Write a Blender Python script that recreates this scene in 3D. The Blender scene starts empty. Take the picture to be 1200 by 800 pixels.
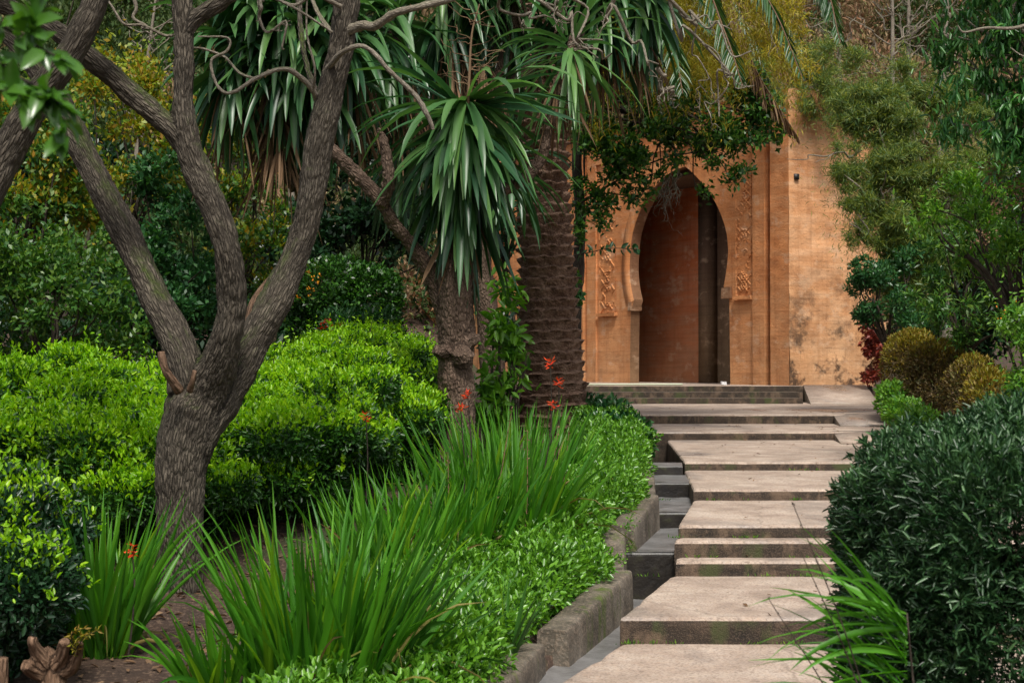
import bpy, math, random
import numpy as np
from mathutils import Vector, Matrix

random.seed(7)
rng = np.random.default_rng(7)
R = math.radians
SC = bpy.context.scene
COL = SC.collection

# ------------------------------------------------------------------ camera
EYE = 1.6
FPX = 50.0 / 36.0 * 1200.0
PITCH = math.atan(30.0 / FPX)
cam_d = bpy.data.cameras.new('camera')
cam = bpy.data.objects.new('camera', cam_d)
COL.objects.link(cam)
cam.location = (0, 0, EYE)
cam.rotation_euler = (R(90) + PITCH, 0, 0)
cam_d.lens = 50
cam_d.sensor_width = 36
cam_d.clip_start = 0.1
cam_d.clip_end = 2000
cam_d.dof.use_dof = True
cam_d.dof.focus_distance = 13.0
cam_d.dof.aperture_fstop = 7.0
SC.camera = cam

# ------------------------------------------------------------------ light
SUN_EL, SUN_AZ = 58.0, 172.0          # azimuth clockwise from +Y (north)
w = bpy.data.worlds.new('World')
SC.world = w
w.use_nodes = True
nt = w.node_tree
nt.nodes.clear()
sky = nt.nodes.new('ShaderNodeTexSky')
sky.sky_type = 'NISHITA'
sky.sun_disc = False
sky.sun_elevation = R(SUN_EL)
sky.sun_rotation = R(SUN_AZ)
sky.air_density = 1.0
sky.dust_density = 4.0
sky.ozone_density = 1.0
hs = nt.nodes.new('ShaderNodeHueSaturation')
hs.inputs['Saturation'].default_value = 0.35
bg = nt.nodes.new('ShaderNodeBackground')
bg.inputs['Strength'].default_value = 0.055
wo = nt.nodes.new('ShaderNodeOutputWorld')
nt.links.new(sky.outputs[0], hs.inputs['Color'])
nt.links.new(hs.outputs[0], bg.inputs['Color'])
nt.links.new(bg.outputs[0], wo.inputs['Surface'])
sd = bpy.data.lights.new('sun', 'SUN')
sd.energy = 1.5
sd.angle = R(12)
sd.color = (1.0, 0.95, 0.86)
so = bpy.data.objects.new('sun', sd)
COL.objects.link(so)
az, el = R(SUN_AZ), R(SUN_EL)
sdir = Vector((math.sin(az) * math.cos(el), math.cos(az) * math.cos(el), math.sin(el)))
so.rotation_euler = (-sdir).to_track_quat('-Z', 'Y').to_euler()
so.location = (0, -5, 30)
SC.view_settings.view_transform = 'Standard'
SC.view_settings.look = 'None'
SC.view_settings.exposure = 1.4
SC.view_settings.gamma = 1
SC.view_settings.use_curve_mapping = False
SC.cycles.max_bounces = 5
SC.cycles.diffuse_bounces = 3
SC.cycles.glossy_bounces = 2
SC.cycles.transmission_bounces = 3
SC.cycles.transparent_max_bounces = 4
SC.cycles.caustics_reflective = False
SC.cycles.caustics_refractive = False
SC.cycles.use_denoising = True
SC.cycles.denoising_prefilter = 'ACCURATE'
SC.cycles.denoising_input_passes = 'RGB_ALBEDO_NORMAL'
SC.cycles.use_adaptive_sampling = False

# ------------------------------------------------------------------ mapping pixel -> world
CP, SP = math.cos(PITCH), math.sin(PITCH)
def ray(px, py):
    a, b = (px - 600.0) / FPX, (400.0 - py) / FPX
    return np.array([a, CP - b * SP, SP + b * CP])
def P(px, py, d):                       # point at forward distance d
    r = ray(px, py)
    return r * (d / r[1]) + np.array([0, 0, EYE])
def PZ(px, py, z):                      # point on the level z
    r = ray(px, py)
    return r * ((z - EYE) / r[2]) + np.array([0, 0, EYE])
def px_m(p, d):                         # pixels to metres at distance d
    return p * d / FPX

# ------------------------------------------------------------------ noise
def _hash(ix, iy, iz, seed):
    h = (ix * 374761393 + iy * 668265263 + iz * 1274126177 + seed * 974634777) & 0xFFFFFFFF
    h = ((h ^ (h >> 13)) * 1274126177) & 0xFFFFFFFF
    h = h ^ (h >> 16)
    return (h & 0xFFFF) / 65535.0
def vnoise(p, seed=0):
    p = np.asarray(p, dtype=np.float64)
    i = np.floor(p).astype(np.int64)
    f = p - i
    f = f * f * (3 - 2 * f)
    o = 0
    for dx in (0, 1):
        wx = f[:, 0] if dx else 1 - f[:, 0]
        for dy in (0, 1):
            wy = f[:, 1] if dy else 1 - f[:, 1]
            for dz in (0, 1):
                wz = f[:, 2] if dz else 1 - f[:, 2]
                o = o + wx * wy * wz * _hash(i[:, 0] + dx, i[:, 1] + dy, i[:, 2] + dz, seed)
    return o * 2 - 1
def fbm(p, seed=0, oct=3):
    a, s, o = 1.0, 0.0, 0
    p = np.asarray(p, dtype=np.float64)
    for k in range(oct):
        o = o + a * vnoise(p * 2 ** k, seed + k)
        s += a
        a *= 0.5
    return o / s
def unit(v):
    v = np.asarray(v, dtype=np.float64)
    return v / np.maximum(np.linalg.norm(v, axis=-1, keepdims=True), 1e-9)
def rdir(n):
    return unit(rng.normal(size=(n, 3)))

# ------------------------------------------------------------------ mesh accumulator
class Acc:
    def __init__(self):
        self.v, self.f, self.n, self.m, self.bk, self.nv = [], [], [], [], [], 0
    def add(self, V, F, mat=0, bk=None):
        """V (n,3); F list/array of faces of equal length"""
        V = np.asarray(V, dtype=np.float64)
        F = np.asarray(F, dtype=np.int64)
        if len(F) == 0:
            return
        self.v.append(V)
        self.f.append((F + self.nv).ravel())
        self.n.append(np.full(len(F), F.shape[1], dtype=np.int64))
        self.m.append(np.full(len(F), mat, dtype=np.int64))
        self.bk.append(np.zeros_like(V) if bk is None else bk)
        self.nv += len(V)
    def inst(self, V, faces, mat=0):
        """V (N,k,3) instances of a template with the given faces"""
        N, k, _ = V.shape
        for L in (3, 4):
            ff = [f for f in faces if len(f) == L]
            if ff:
                ff = np.array(ff)
                F = (ff[None] + (np.arange(N) * k)[:, None, None]).reshape(-1, L)
                if L == 3 or not any(len(f) == 3 for f in faces):
                    self.add(V.reshape(-1, 3), F, mat)
                else:
                    self.f.append((F + self.nv - N * k).ravel())
                    self.n.append(np.full(len(F), L, dtype=np.int64))
                    self.m.append(np.full(len(F), mat, dtype=np.int64))
    def box(self, x0, x1, y0, y1, z0, z1, mat=0):
        V = [(x, y, z) for z in (z0, z1) for y in (y0, y1) for x in (x0, x1)]
        self.add(V, [(0, 2, 3, 1), (4, 5, 7, 6), (0, 1, 5, 4), (2, 6, 7, 3), (0, 4, 6, 2), (1, 3, 7, 5)], mat)
    def mesh(self, name, mats, smooth=False, bark=False):
        me = bpy.data.meshes.new(name)
        V = np.concatenate(self.v).astype(np.float32)
        F = np.concatenate(self.f).astype(np.int32)
        n = np.concatenate(self.n).astype(np.int32)
        me.vertices.add(len(V))
        me.vertices.foreach_set('co', V.ravel())
        me.loops.add(len(F))
        me.loops.foreach_set('vertex_index', F)
        me.polygons.add(len(n))
        st = np.zeros(len(n), dtype=np.int32)
        st[1:] = np.cumsum(n)[:-1]
        me.polygons.foreach_set('loop_start', st)
        me.polygons.foreach_set('loop_total', n)
        me.polygons.foreach_set('material_index', np.concatenate(self.m).astype(np.int32))
        if smooth:
            me.polygons.foreach_set('use_smooth', np.ones(len(n), dtype=bool))
        if bark:
            at = me.attributes.new('bk', 'FLOAT_VECTOR', 'POINT')
            at.data.foreach_set('vector', np.concatenate(self.bk).astype(np.float32).ravel())
        for m in (mats if isinstance(mats, (list, tuple)) else [mats]):
            me.materials.append(m)
        me.update(calc_edges=True)
        return me
    def obj(self, name, mats, parent=None, smooth=False, bark=False, origin=None):
        if origin is not None:
            o3 = np.asarray(origin, dtype=np.float64)
            self.v = [v - o3 for v in self.v]
        me = self.mesh(name, mats, smooth, bark)
        o = bpy.data.objects.new(name, me)
        COL.objects.link(o)
        if parent is not None:
            o.parent = parent
            if origin is None:
                o.matrix_parent_inverse = Matrix.Translation(-Vector(parent.location)) if parent.rotation_euler.z == 0 else Matrix.Identity(4)
        if origin is not None and parent is None:
            o.location = Vector(o3)
        return o

def tag(o, label, cat, group=None):
    o['label'] = label
    o['category'] = cat
    if group:
        o['group'] = group
    return o
def thing(name, label, cat, loc, group=None, rz=0):
    o = bpy.data.objects.new(name, None)
    COL.objects.link(o)
    o.location = Vector(loc)
    o.rotation_euler = (0, 0, rz)
    o.empty_display_size = 0.2
    return tag(o, label, cat, group)
def struct(o):
    o['kind'] = 'structure'
    return o

# ------------------------------------------------------------------ materials
def newmat(name):
    m = bpy.data.materials.new(name)
    m.use_nodes = True
    t = m.node_tree
    t.nodes.clear()
    out = t.nodes.new('ShaderNodeOutputMaterial')
    b = t.nodes.new('ShaderNodeBsdfPrincipled')
    t.links.new(b.outputs[0], out.inputs['Surface'])
    return m, t, b, out
def ramp(t, stops, fac=None, interp='LINEAR'):
    r = t.nodes.new('ShaderNodeValToRGB')
    e = r.color_ramp.elements
    r.color_ramp.interpolation = interp
    while len(e) < len(stops):
        e.new(0.5)
    for k, (p, c) in enumerate(stops):
        e[k].position = p
        e[k].color = (*c, 1) if len(c) == 3 else c
    if fac is not None:
        t.links.new(fac, r.inputs[0])
    return r
def noise(t, vec, scale, detail=4, rough=0.55, dist=0.0):
    n = t.nodes.new('ShaderNodeTexNoise')
    n.inputs['Scale'].default_value = scale
    n.inputs['Detail'].default_value = detail
    n.inputs['Roughness'].default_value = rough
    n.inputs['Distortion'].default_value = dist
    if vec is not None:
        t.links.new(vec, n.inputs['Vector'])
    return n
def mapping(t, vec, scale=(1, 1, 1), loc=(0, 0, 0), rot=(0, 0, 0)):
    m = t.nodes.new('ShaderNodeMapping')
    m.inputs['Scale'].default_value = scale
    m.inputs['Location'].default_value = loc
    m.inputs['Rotation'].default_value = rot
    t.links.new(vec, m.inputs['Vector'])
    return m.outputs[0]
def mix(t, fac, a, b, mode='MIX'):
    m = t.nodes.new('ShaderNodeMix')
    m.data_type = 'RGBA'
    m.blend_type = mode
    for s, v in ((m.inputs[0], fac), (m.inputs[6], a), (m.inputs[7], b)):
        if hasattr(v, 'links'):
            t.links.new(v, s)
        elif isinstance(v, (int, float)):
            s.default_value = v
        else:
            s.default_value = (*v, 1)
    return m.outputs[2]
def math_n(t, op, a, b=None):
    m = t.nodes.new('ShaderNodeMath')
    m.operation = op
    for s, v in ((m.inputs[0], a), (m.inputs[1], b)):
        if v is None:
            continue
        if hasattr(v, 'links'):
            t.links.new(v, s)
        else:
            s.default_value = v
    return m.outputs[0]
def bump(t, b, h, strength=0.5, dist=0.02, normal=None):
    n = t.nodes.new('ShaderNodeBump')
    n.inputs['Strength'].default_value = strength
    n.inputs['Distance'].default_value = dist
    t.links.new(h, n.inputs['Height'])
    if normal is not None:
        t.links.new(normal, n.inputs['Normal'])
    if b is not None:
        t.links.new(n.outputs[0], b.inputs['Normal'])
    return n.outputs[0]
def obco(t):
    return t.nodes.new('ShaderNodeTexCoord').outputs['Object']

def leafmat(name, cols, rough=0.42, trans=0.3, spec=0.5, tcol=None, patch=0.0):
    m, t, b, out = newmat(name)
    g = t.nodes.new('ShaderNodeNewGeometry')
    st = [(i / max(1, len(cols) - 1), c) for i, c in enumerate(cols)]
    r = ramp(t, st, g.outputs['Random Per Island'])
    t.links.new(r.outputs[0], b.inputs['Base Color'])
    b.inputs['Roughness'].default_value = rough
    b.inputs['Specular IOR Level'].default_value = spec
    if trans > 0:
        tr = t.nodes.new('ShaderNodeBsdfTranslucent')
        c = mix(t, 1.0, r.outputs[0], tcol or (1.25, 1.3, 0.55), 'MULTIPLY')
        t.links.new(c, tr.inputs['Color'])
        ms = t.nodes.new('ShaderNodeMixShader')
        ms.inputs[0].default_value = trans
        t.links.new(b.outputs[0], ms.inputs[1])
        t.links.new(tr.outputs[0], ms.inputs[2])
        t.links.new(ms.outputs[0], out.inputs['Surface'])
    return m

M = {}
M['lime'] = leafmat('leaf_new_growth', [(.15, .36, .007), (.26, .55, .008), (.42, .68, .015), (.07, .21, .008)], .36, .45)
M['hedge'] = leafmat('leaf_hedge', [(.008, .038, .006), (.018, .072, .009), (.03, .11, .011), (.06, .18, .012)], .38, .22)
M['hedge_dark'] = leafmat('leaf_dark_hedge', [(.008, .032, .012), (.014, .05, .018), (.02, .065, .02)], .34, .18)
M['cover'] = leafmat('leaf_ground_cover', [(.06, .18, .016), (.12, .30, .022), (.17, .38, .03), (.035, .12, .016)], .3, .35)
M['cover_dark'] = leafmat('leaf_dark_cover', [(.012, .06, .018), (.02, .085, .022), (.035, .11, .03)], .33, .25)
M['iris'] = leafmat('leaf_blade', [(.05, .20, .012), (.09, .30, .014), (.035, .15, .012), (.13, .36, .02)], .45, .4)
M['iris_lt'] = leafmat('leaf_blade_light', [(.16, .36, .014), (.24, .44, .02), (.12, .30, .012)], .4, .45)
M['straw'] = leafmat('leaf_straw', [(.22, .20, .05), (.16, .10, .04), (.28, .26, .06), (.12, .16, .02)], .6, .3, tcol=(1.1, 1, .7))
M['iris_dark'] = leafmat('leaf_blade_dark', [(.03, .11, .015), (.045, .15, .016), (.022, .085, .014)], .4, .35)
M['yucca'] = leafmat('leaf_sword', [(.016, .06, .026), (.03, .095, .036), (.05, .14, .045), (.09, .19, .05)], .36, .22, tcol=(1.1, 1.25, .7))
M['yucca_lt'] = leafmat('leaf_sword_light', [(.045, .13, .04), (.08, .19, .055), (.12, .25, .06), (.03, .09, .03)], .38, .28, tcol=(1.1, 1.25, .7))
M['dead'] = leafmat('leaf_dead', [(.10, .055, .03), (.17, .10, .055), (.26, .17, .10), (.07, .038, .022)], .8, .15, .2, tcol=(1.1, 1, .8))
M['yellow'] = leafmat('leaf_yellow_green', [(.34, .36, .014), (.16, .27, .016), (.38, .34, .015), (.36, .19, .015), (.08, .17, .014), (.20, .30, .014)], .5, .4, tcol=(1.2, 1.15, .6))
M['thicket'] = leafmat('leaf_thicket', [(.025, .09, .018), (.045, .14, .022), (.08, .19, .025), (.13, .22, .025)], .42, .35)
M['bluegreen'] = leafmat('leaf_blue_green', [(.018, .08, .026), (.032, .12, .034), (.06, .17, .045)], .4, .3)
M['oak'] = leafmat('leaf_oak', [(.016, .07, .014), (.03, .11, .016), (.06, .18, .022), (.11, .25, .026)], .35, .25)
M['ochre'] = leafmat('leaf_ochre', [(.26, .28, .016), (.38, .34, .02), (.42, .30, .02), (.18, .22, .018)], .55, .35, tcol=(1.2, 1.1, .5))
M['feather'] = leafmat('leaf_feather', [(.09, .16, .035), (.16, .23, .04), (.28, .30, .045), (.05, .12, .035), (.12, .20, .07)], .55, .35)
M['pepper'] = leafmat('leaf_drooping', [(.03, .13, .035), (.06, .20, .05), (.12, .30, .075), (.02, .085, .028)], .3, .35)
M['shrub_r'] = leafmat('leaf_right_shrub', [(.055, .18, .022), (.10, .27, .026), (.21, .40, .04), (.035, .13, .02)], .4, .4)
M['gold'] = leafmat('leaf_golden', [(.22, .21, .014), (.30, .26, .018), (.26, .15, .02), (.14, .18, .018)], .6, .3, tcol=(1.2, 1.1, .5))
M['brown_l'] = leafmat('leaf_russet', [(.14, .085, .03), (.18, .13, .028), (.10, .06, .03), (.11, .13, .025)], .6, .25, tcol=(1.1, 1, .7))
M['red'] = leafmat('leaf_red_creeper', [(.22, .025, .012), (.13, .018, .012), (.3, .05, .02), (.09, .02, .012)], .5, .25, tcol=(1.2, .9, .6))
M['bush_r'] = leafmat('leaf_grey_green', [(.013, .047, .017), (.022, .07, .023), (.045, .105, .038), (.009, .034, .012)], .36, .18, tcol=(1.1, 1.25, .7))
M['bush_tip'] = leafmat('leaf_grey_green_tip', [(.05, .13, .045), (.08, .18, .07), (.12, .24, .09), (.03, .09, .03)], .34, .25, tcol=(1.1, 1.25, .7))
M['bigleaf'] = leafmat('leaf_big', [(.05, .15, .02), (.08, .20, .025), (.035, .11, .018)], .25, .35)
M['flower'] = leafmat('petal_red', [(.80, .055, .012), (.9, .10, .015), (.72, .035, .015)], .5, .3, tcol=(1.1, 1, .8))
M['flower_y'] = leafmat('petal_yellow', [(.8, .4, .02), (.8, .25, .02)], .5, .3, tcol=(1.1, 1, .8))
M['brush'] = leafmat('far_brush', [(.30, .16, .10), (.22, .16, .08), (.36, .24, .15), (.14, .15, .05), (.38, .18, .11)], .8, .2, .2, tcol=(1, 1, .9))
M['frond'] = leafmat('leaf_frond', [(.02, .065, .022), (.035, .10, .03), (.065, .13, .03)], .38, .25)
M['scrub'] = leafmat('far_scrub', [(.03, .065, .02), (.05, .09, .024), (.08, .11, .03), (.02, .045, .018)], .6, .2, .2)

def barkmat(name, c0, c1, c2, sx=30, sz=7, moss=0.0, pale=None, bd=.012, vs=.5):
    m, t, b, out = newmat(name)
    a = t.nodes.new('ShaderNodeAttribute')
    a.attribute_name = 'bk'
    v = mapping(t, a.outputs['Vector'], (sx, sx, sz))
    n0 = noise(t, v, 1.0, 7, .68, .9)
    vo = t.nodes.new('ShaderNodeTexVoronoi')
    vo.feature = 'DISTANCE_TO_EDGE'
    mixv = mix(t, .5, v, noise(t, v, .8, 4, .6).outputs['Color'], 'ADD')
    t.links.new(mixv, vo.inputs['Vector'])
    vo.inputs['Scale'].default_value = 1.1
    vr = ramp(t, [(0.0, (0, 0, 0)), (.30, (1, 1, 1))], vo.outputs['Distance'])
    big = noise(t, mapping(t, a.outputs['Vector'], (5, 5, 3)), 1.0, 3)
    c = ramp(t, [(.25, c0), (.5, c1), (.75, c2)], n0.outputs[0]).outputs[0]
    c = mix(t, ramp(t, [(.4, (0, 0, 0)), (.7, (1, 1, 1))], big.outputs[0]).outputs[0], c, mix(t, .5, c, pale or c2))
    c = mix(t, math_n(t, 'MULTIPLY', math_n(t, 'SUBTRACT', 1.0, vr.outputs[0]), vs), c, tuple(x * .3 for x in c0))
    if moss > 0:
        g = t.nodes.new('ShaderNodeNewGeometry')
        sp = t.nodes.new('ShaderNodeSeparateXYZ')
        t.links.new(g.outputs['Normal'], sp.inputs[0])
        mn = noise(t, mapping(t, a.outputs['Vector'], (9, 9, 3)), 1.0, 4)
        f = math_n(t, 'MULTIPLY', ramp(t, [(.15, (0, 0, 0)), (.6, (1, 1, 1))], sp.outputs['Z']).outputs[0],
                   ramp(t, [(.46, (0, 0, 0)), (.62, (1, 1, 1))], mn.outputs[0]).outputs[0])
        c = mix(t, math_n(t, 'MULTIPLY', f, moss), c, (.05, .075, .012))
    t.links.new(c, b.inputs['Base Color'])
    b.inputs['Roughness'].default_value = .85
    b.inputs['Specular IOR Level'].default_value = .25
    h = math_n(t, 'ADD', math_n(t, 'MULTIPLY', vr.outputs[0], .7), math_n(t, 'MULTIPLY', n0.outputs[0], .6))
    bump(t, b, h, 1.0, bd)
    return m
M['bark'] = barkmat('bark_grey', (.032, .025, .019), (.10, .082, .062), (.23, .195, .15), 52, 11, 1.0, vs=.6, bd=.016)
M['bark_y'] = barkmat('bark_yucca', (.04, .025, .018), (.12, .078, .055), (.24, .17, .125), 34, 16, 0, vs=.4, bd=.016)
M['bark_palm'] = barkmat('bark_palm', (.045, .023, .015), (.15, .085, .058), (.34, .225, .16), 24, 30, 0, vs=.2)
M['bark_pale'] = barkmat('bark_pale', (.10, .08, .055), (.25, .21, .16), (.46, .41, .34), 90, 24, .6, bd=.004)
M['bark_dark'] = barkmat('bark_dark', (.03, .022, .016), (.06, .045, .035), (.10, .08, .06), 30, 8, .3)
M['bark_stump'] = barkmat('bark_stump', (.10, .055, .03), (.2, .12, .075), (.32, .2, .13), 30, 8, 0)

def stone_path():
    m, t, b, out = newmat('path_concrete')
    o = obco(t)
    n1 = noise(t, o, 3.0, 5, .6)
    n2 = noise(t, o, 60, 3, .6)
    n3 = noise(t, mapping(t, o, (1, .6, 1)), 1.1, 4, .55, .4)
    c = ramp(t, [(.28, (.27, .205, .165)), (.48, (.41, .32, .26)), (.72, (.53, .44, .37))], n1.outputs[0]).outputs[0]
    c = mix(t, ramp(t, [(.5, (0, 0, 0)), (.7, (.5, .5, .5))], noise(t, o, .9, 6, .7).outputs[0]).outputs[0], c, (.20, .16, .13))
    ag = t.nodes.new('ShaderNodeTexVoronoi')
    ag.inputs['Scale'].default_value = 44
    t.links.new(o, ag.inputs['Vector'])
    agr = ramp(t, [(0, (.42, .36, .3)), (.22, (1, 1, 1)), (.7, (1, .97, .92)), (1, (1.0, .9, .82))], ag.outputs['Color'])
    c = mix(t, .75, c, agr.outputs[0], 'MULTIPLY')
    c = mix(t, ramp(t, [(.36, (1, 1, 1)), (.5, (0, 0, 0))], n2.outputs[0]).outputs[0], c, mix(t, .6, c, (.14, .10, .08)))
    wet = ramp(t, [(.52, (0, 0, 0)), (.66, (1, 1, 1))], n3.outputs[0]).outputs[0]
    c = mix(t, math_n(t, 'MULTIPLY', wet, .6), c, (.20, .18, .17))
    # hairline cracks
    cr = t.nodes.new('ShaderNodeTexVoronoi')
    cr.feature = 'DISTANCE_TO_EDGE'
    cr.inputs['Scale'].default_value = .7
    wv = mix(t, .25, o, noise(t, o, 2.5, 4).outputs['Color'])
    t.links.new(wv, cr.inputs['Vector'])
    ck = ramp(t, [(0, (1, 1, 1)), (.008, (0, 0, 0))], cr.outputs['Distance']).outputs[0]
    c = mix(t, math_n(t, 'MULTIPLY', ck, .4), c, (.10, .075, .055))
    t.links.new(c, b.inputs['Base Color'])
    rr = ramp(t, [(0, (.75, .75, .75)), (1, (.22, .22, .22))], wet)
    t.links.new(rr.outputs[0], b.inputs['Roughness'])
    h = math_n(t, 'ADD', n2.outputs[0], math_n(t, 'MULTIPLY', ag.outputs['Distance'], .6))
    bump(t, b, h, .8, .009)
    return m
M['path'] = stone_path()
def stone_riser():  # moss stains, plus the shade on the step faces painted into the colour
    m, t, b, out = newmat('riser_shade_and_moss')
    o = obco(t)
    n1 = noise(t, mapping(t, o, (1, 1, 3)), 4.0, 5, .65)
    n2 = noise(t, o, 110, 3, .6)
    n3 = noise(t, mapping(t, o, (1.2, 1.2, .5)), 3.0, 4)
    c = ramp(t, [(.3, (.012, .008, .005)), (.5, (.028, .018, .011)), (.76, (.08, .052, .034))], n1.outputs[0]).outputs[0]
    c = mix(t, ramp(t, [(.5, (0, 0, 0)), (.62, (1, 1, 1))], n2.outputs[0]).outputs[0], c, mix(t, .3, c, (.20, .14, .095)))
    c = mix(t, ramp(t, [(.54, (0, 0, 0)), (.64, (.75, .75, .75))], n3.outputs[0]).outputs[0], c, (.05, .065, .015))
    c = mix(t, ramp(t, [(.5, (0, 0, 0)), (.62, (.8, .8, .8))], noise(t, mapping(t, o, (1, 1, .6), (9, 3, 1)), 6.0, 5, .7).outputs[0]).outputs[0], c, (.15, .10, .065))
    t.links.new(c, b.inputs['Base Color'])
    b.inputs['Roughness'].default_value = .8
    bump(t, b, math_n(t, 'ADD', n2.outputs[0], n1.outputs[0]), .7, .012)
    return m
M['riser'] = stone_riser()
def stone_kerb():
    m, t, b, out = newmat('kerb_stone')
    o = obco(t)
    n1 = noise(t, o, 3.5, 5, .65)
    n2 = noise(t, o, 50, 3, .6)
    n3 = noise(t, mapping(t, o, (1, 1, .35)), 5.0, 4)
    c = ramp(t, [(.3, (.04, .033, .024)), (.5, (.10, .083, .063)), (.72, (.21, .18, .145))], n1.outputs[0]).outputs[0]
    c = mix(t, ramp(t, [(.5, (0, 0, 0)), (.62, (1, 1, 1))], n2.outputs[0]).outputs[0], c, mix(t, .3, c, (.4, .3, .22)))
    c = mix(t, ramp(t, [(.57, (0, 0, 0)), (.66, (.85, .85, .85))], n3.outputs[0]).outputs[0], c, (.07, .10, .012))
    t.links.new(c, b.inputs['Base Color'])
    b.inputs['Roughness'].default_value = .6
    bump(t, b, math_n(t, 'ADD', n2.outputs[0], n1.outputs[0]), .6, .012)
    return m
M['kerb'] = stone_kerb()
def watermat():
    m, t, b, out = newmat('wet_channel_floor')
    o = obco(t)
    n1 = noise(t, o, 5, 5, .6)
    n2 = noise(t, o, 38, 3, .5)
    c = ramp(t, [(.3, (.09, .088, .085)), (.7, (.24, .235, .235))], n1.outputs[0]).outputs[0]  # pale grey: sky reflection on the water put into the base colour
    t.links.new(c, b.inputs['Base Color'])
    b.inputs['Roughness'].default_value = .28
    b.inputs['IOR'].default_value = 1.45
    bump(t, b, n2.outputs[0], .45, .008)
    return m
M['water'] = watermat()
def wetmat():
    m, t, b, out = newmat('wet_dark_stone')
    o = obco(t)
    n1 = noise(t, o, 7, 5, .65)
    c = ramp(t, [(.35, (.008, .006, .005)), (.55, (.02, .016, .012)), (.72, (.045, .05, .02))], n1.outputs[0]).outputs[0]
    t.links.new(c, b.inputs['Base Color'])
    b.inputs['Roughness'].default_value = .45
    bump(t, b, n1.outputs[0], .7, .02)
    return m
M['wet'] = wetmat()
def soilmat():
    m, t, b, out = newmat('garden_soil')
    o = obco(t)
    n1 = noise(t, o, 2.2, 5, .65)
    n2 = noise(t, o, 35, 4, .65)
    c = ramp(t, [(.3, (.022, .012, .008)), (.5, (.045, .025, .016)), (.72, (.08, .045, .028))], n1.outputs[0]).outputs[0]
    c = mix(t, ramp(t, [(.52, (0, 0, 0)), (.64, (1, 1, 1))], n2.outputs[0]).outputs[0], c, (.14, .09, .06))
    c = mix(t, ramp(t, [(.56, (0, 0, 0)), (.66, (.7, .7, .7))], noise(t, o, 1.3, 4).outputs[0]).outputs[0], c, (.03, .06, .012))
    t.links.new(c, b.inputs['Base Color'])
    b.inputs['Roughness'].default_value = .95
    bump(t, b, n2.outputs[0], .8, .03)
    return m
M['soil'] = soilmat()
def wallmat(name, cols, stain=1.0, courses=True):
    m, t, b, out = newmat(name)
    o = obco(t)
    sp = t.nodes.new('ShaderNodeSeparateXYZ')
    t.links.new(o, sp.inputs[0])
    su = math_n(t, 'ADD', sp.outputs['X'], sp.outputs['Y'])
    cb = t.nodes.new('ShaderNodeCombineXYZ')
    t.links.new(su, cb.inputs[0])
    t.links.new(sp.outputs['Z'], cb.inputs[1])
    uv = cb.outputs[0]
    n1 = noise(t, o, 1.1, 5, .6, .3)
    n2 = noise(t, mapping(t, o, (.7, .7, 2.6)), 1.5, 6, .62, .5)
    n3 = noise(t, o, 26, 4, .65)
    n4 = noise(t, o, 5, 5, .6)
    c = ramp(t, [(.28, cols[0]), (.5, cols[1]), (.72, cols[2])], n1.outputs[0]).outputs[0]
    c = mix(t, ramp(t, [(.45, (0, 0, 0)), (.62, (.55, .55, .55))], n2.outputs[0]).outputs[0], c, cols[3])
    # blocks, stronger low down
    br = t.nodes.new('ShaderNodeTexBrick')
    br.inputs['Scale'].default_value = 1.0
    br.inputs['Brick Width'].default_value = .62
    br.inputs['Row Height'].default_value = .26
    br.inputs['Mortar Size'].default_value = .008
    br.inputs['Mortar Smooth'].default_value = .6
    br.inputs['Color1'].default_value = (.82, .8, .78, 1)
    br.inputs['Color2'].default_value = (1.06, 1.04, 1.0, 1)
    br.inputs['Mortar'].default_value = (.62, .55, .5, 1)
    wv = mix(t, .02, uv, noise(t, o, 3, 3).outputs['Color'])
    t.links.new(wv, br.inputs['Vector'])
    lowf = ramp(t, [(0, (1, 1, 1)), (1, (0, 0, 0))], math_n(t, 'MULTIPLY', math_n(t, 'ADD', sp.outputs['Z'], math_n(t, 'MULTIPLY', n4.outputs[0], 1.2)), .28))
    bf = math_n(t, 'ADD', math_n(t, 'MULTIPLY', lowf.outputs[0], .75), .3)
    c = mix(t, bf if courses else 0.0, c, br.outputs['Color'], 'MULTIPLY')
    # pale lower courses
    c = mix(t, math_n(t, 'MULTIPLY', lowf.outputs[0], .4), c, (.42, .30, .17))
    # dark damp stains with their own shape
    sf = ramp(t, [(.50, (0, 0, 0)), (.62, (1, 1, 1))], noise(t, mapping(t, o, (1, 1, 1.2), (3, 1, 0)), 1.9, 6, .7).outputs[0]).outputs[0]
    c = mix(t, math_n(t, 'MULTIPLY', sf, math_n(t, 'MULTIPLY', lowf.outputs[0], .85 * stain)), c, (.09, .055, .035))
    # rain streaks
    st = noise(t, mapping(t, o, (6, 6, .35)), 1.0, 4, .6)
    c = mix(t, math_n(t, 'MULTIPLY', ramp(t, [(.5, (0, 0, 0)), (.68, (1, 1, 1))], st.outputs[0]).outputs[0], .28), c, tuple(x * .7 for x in cols[0]))
    n5 = noise(t, mapping(t, o, (.35, .35, 11)), 1.5, 5, .7)
    c = mix(t, .4, c, ramp(t, [(.35, (.62, .58, .55)), (.5, (1, 1, 1)), (.68, (1.15, 1.15, 1.15))], n5.outputs[0]).outputs[0], 'MULTIPLY')
    # pale lime bloom patches
    pb = ramp(t, [(.56, (0, 0, 0)), (.64, (1, 1, 1))], noise(t, mapping(t, o, (1, 1, 1.6), (7, 2, 5)), 2.3, 6, .65).outputs[0]).outputs[0]
    c = mix(t, math_n(t, 'MULTIPLY', pb, .35), c, (.60, .42, .28))
    # pits
    pit = ramp(t, [(.30, (1, 1, 1)), (.37, (0, 0, 0))], n3.outputs[0]).outputs[0]
    c = mix(t, math_n(t, 'MULTIPLY', pit, .6), c, tuple(x * .4 for x in cols[0]))
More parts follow.
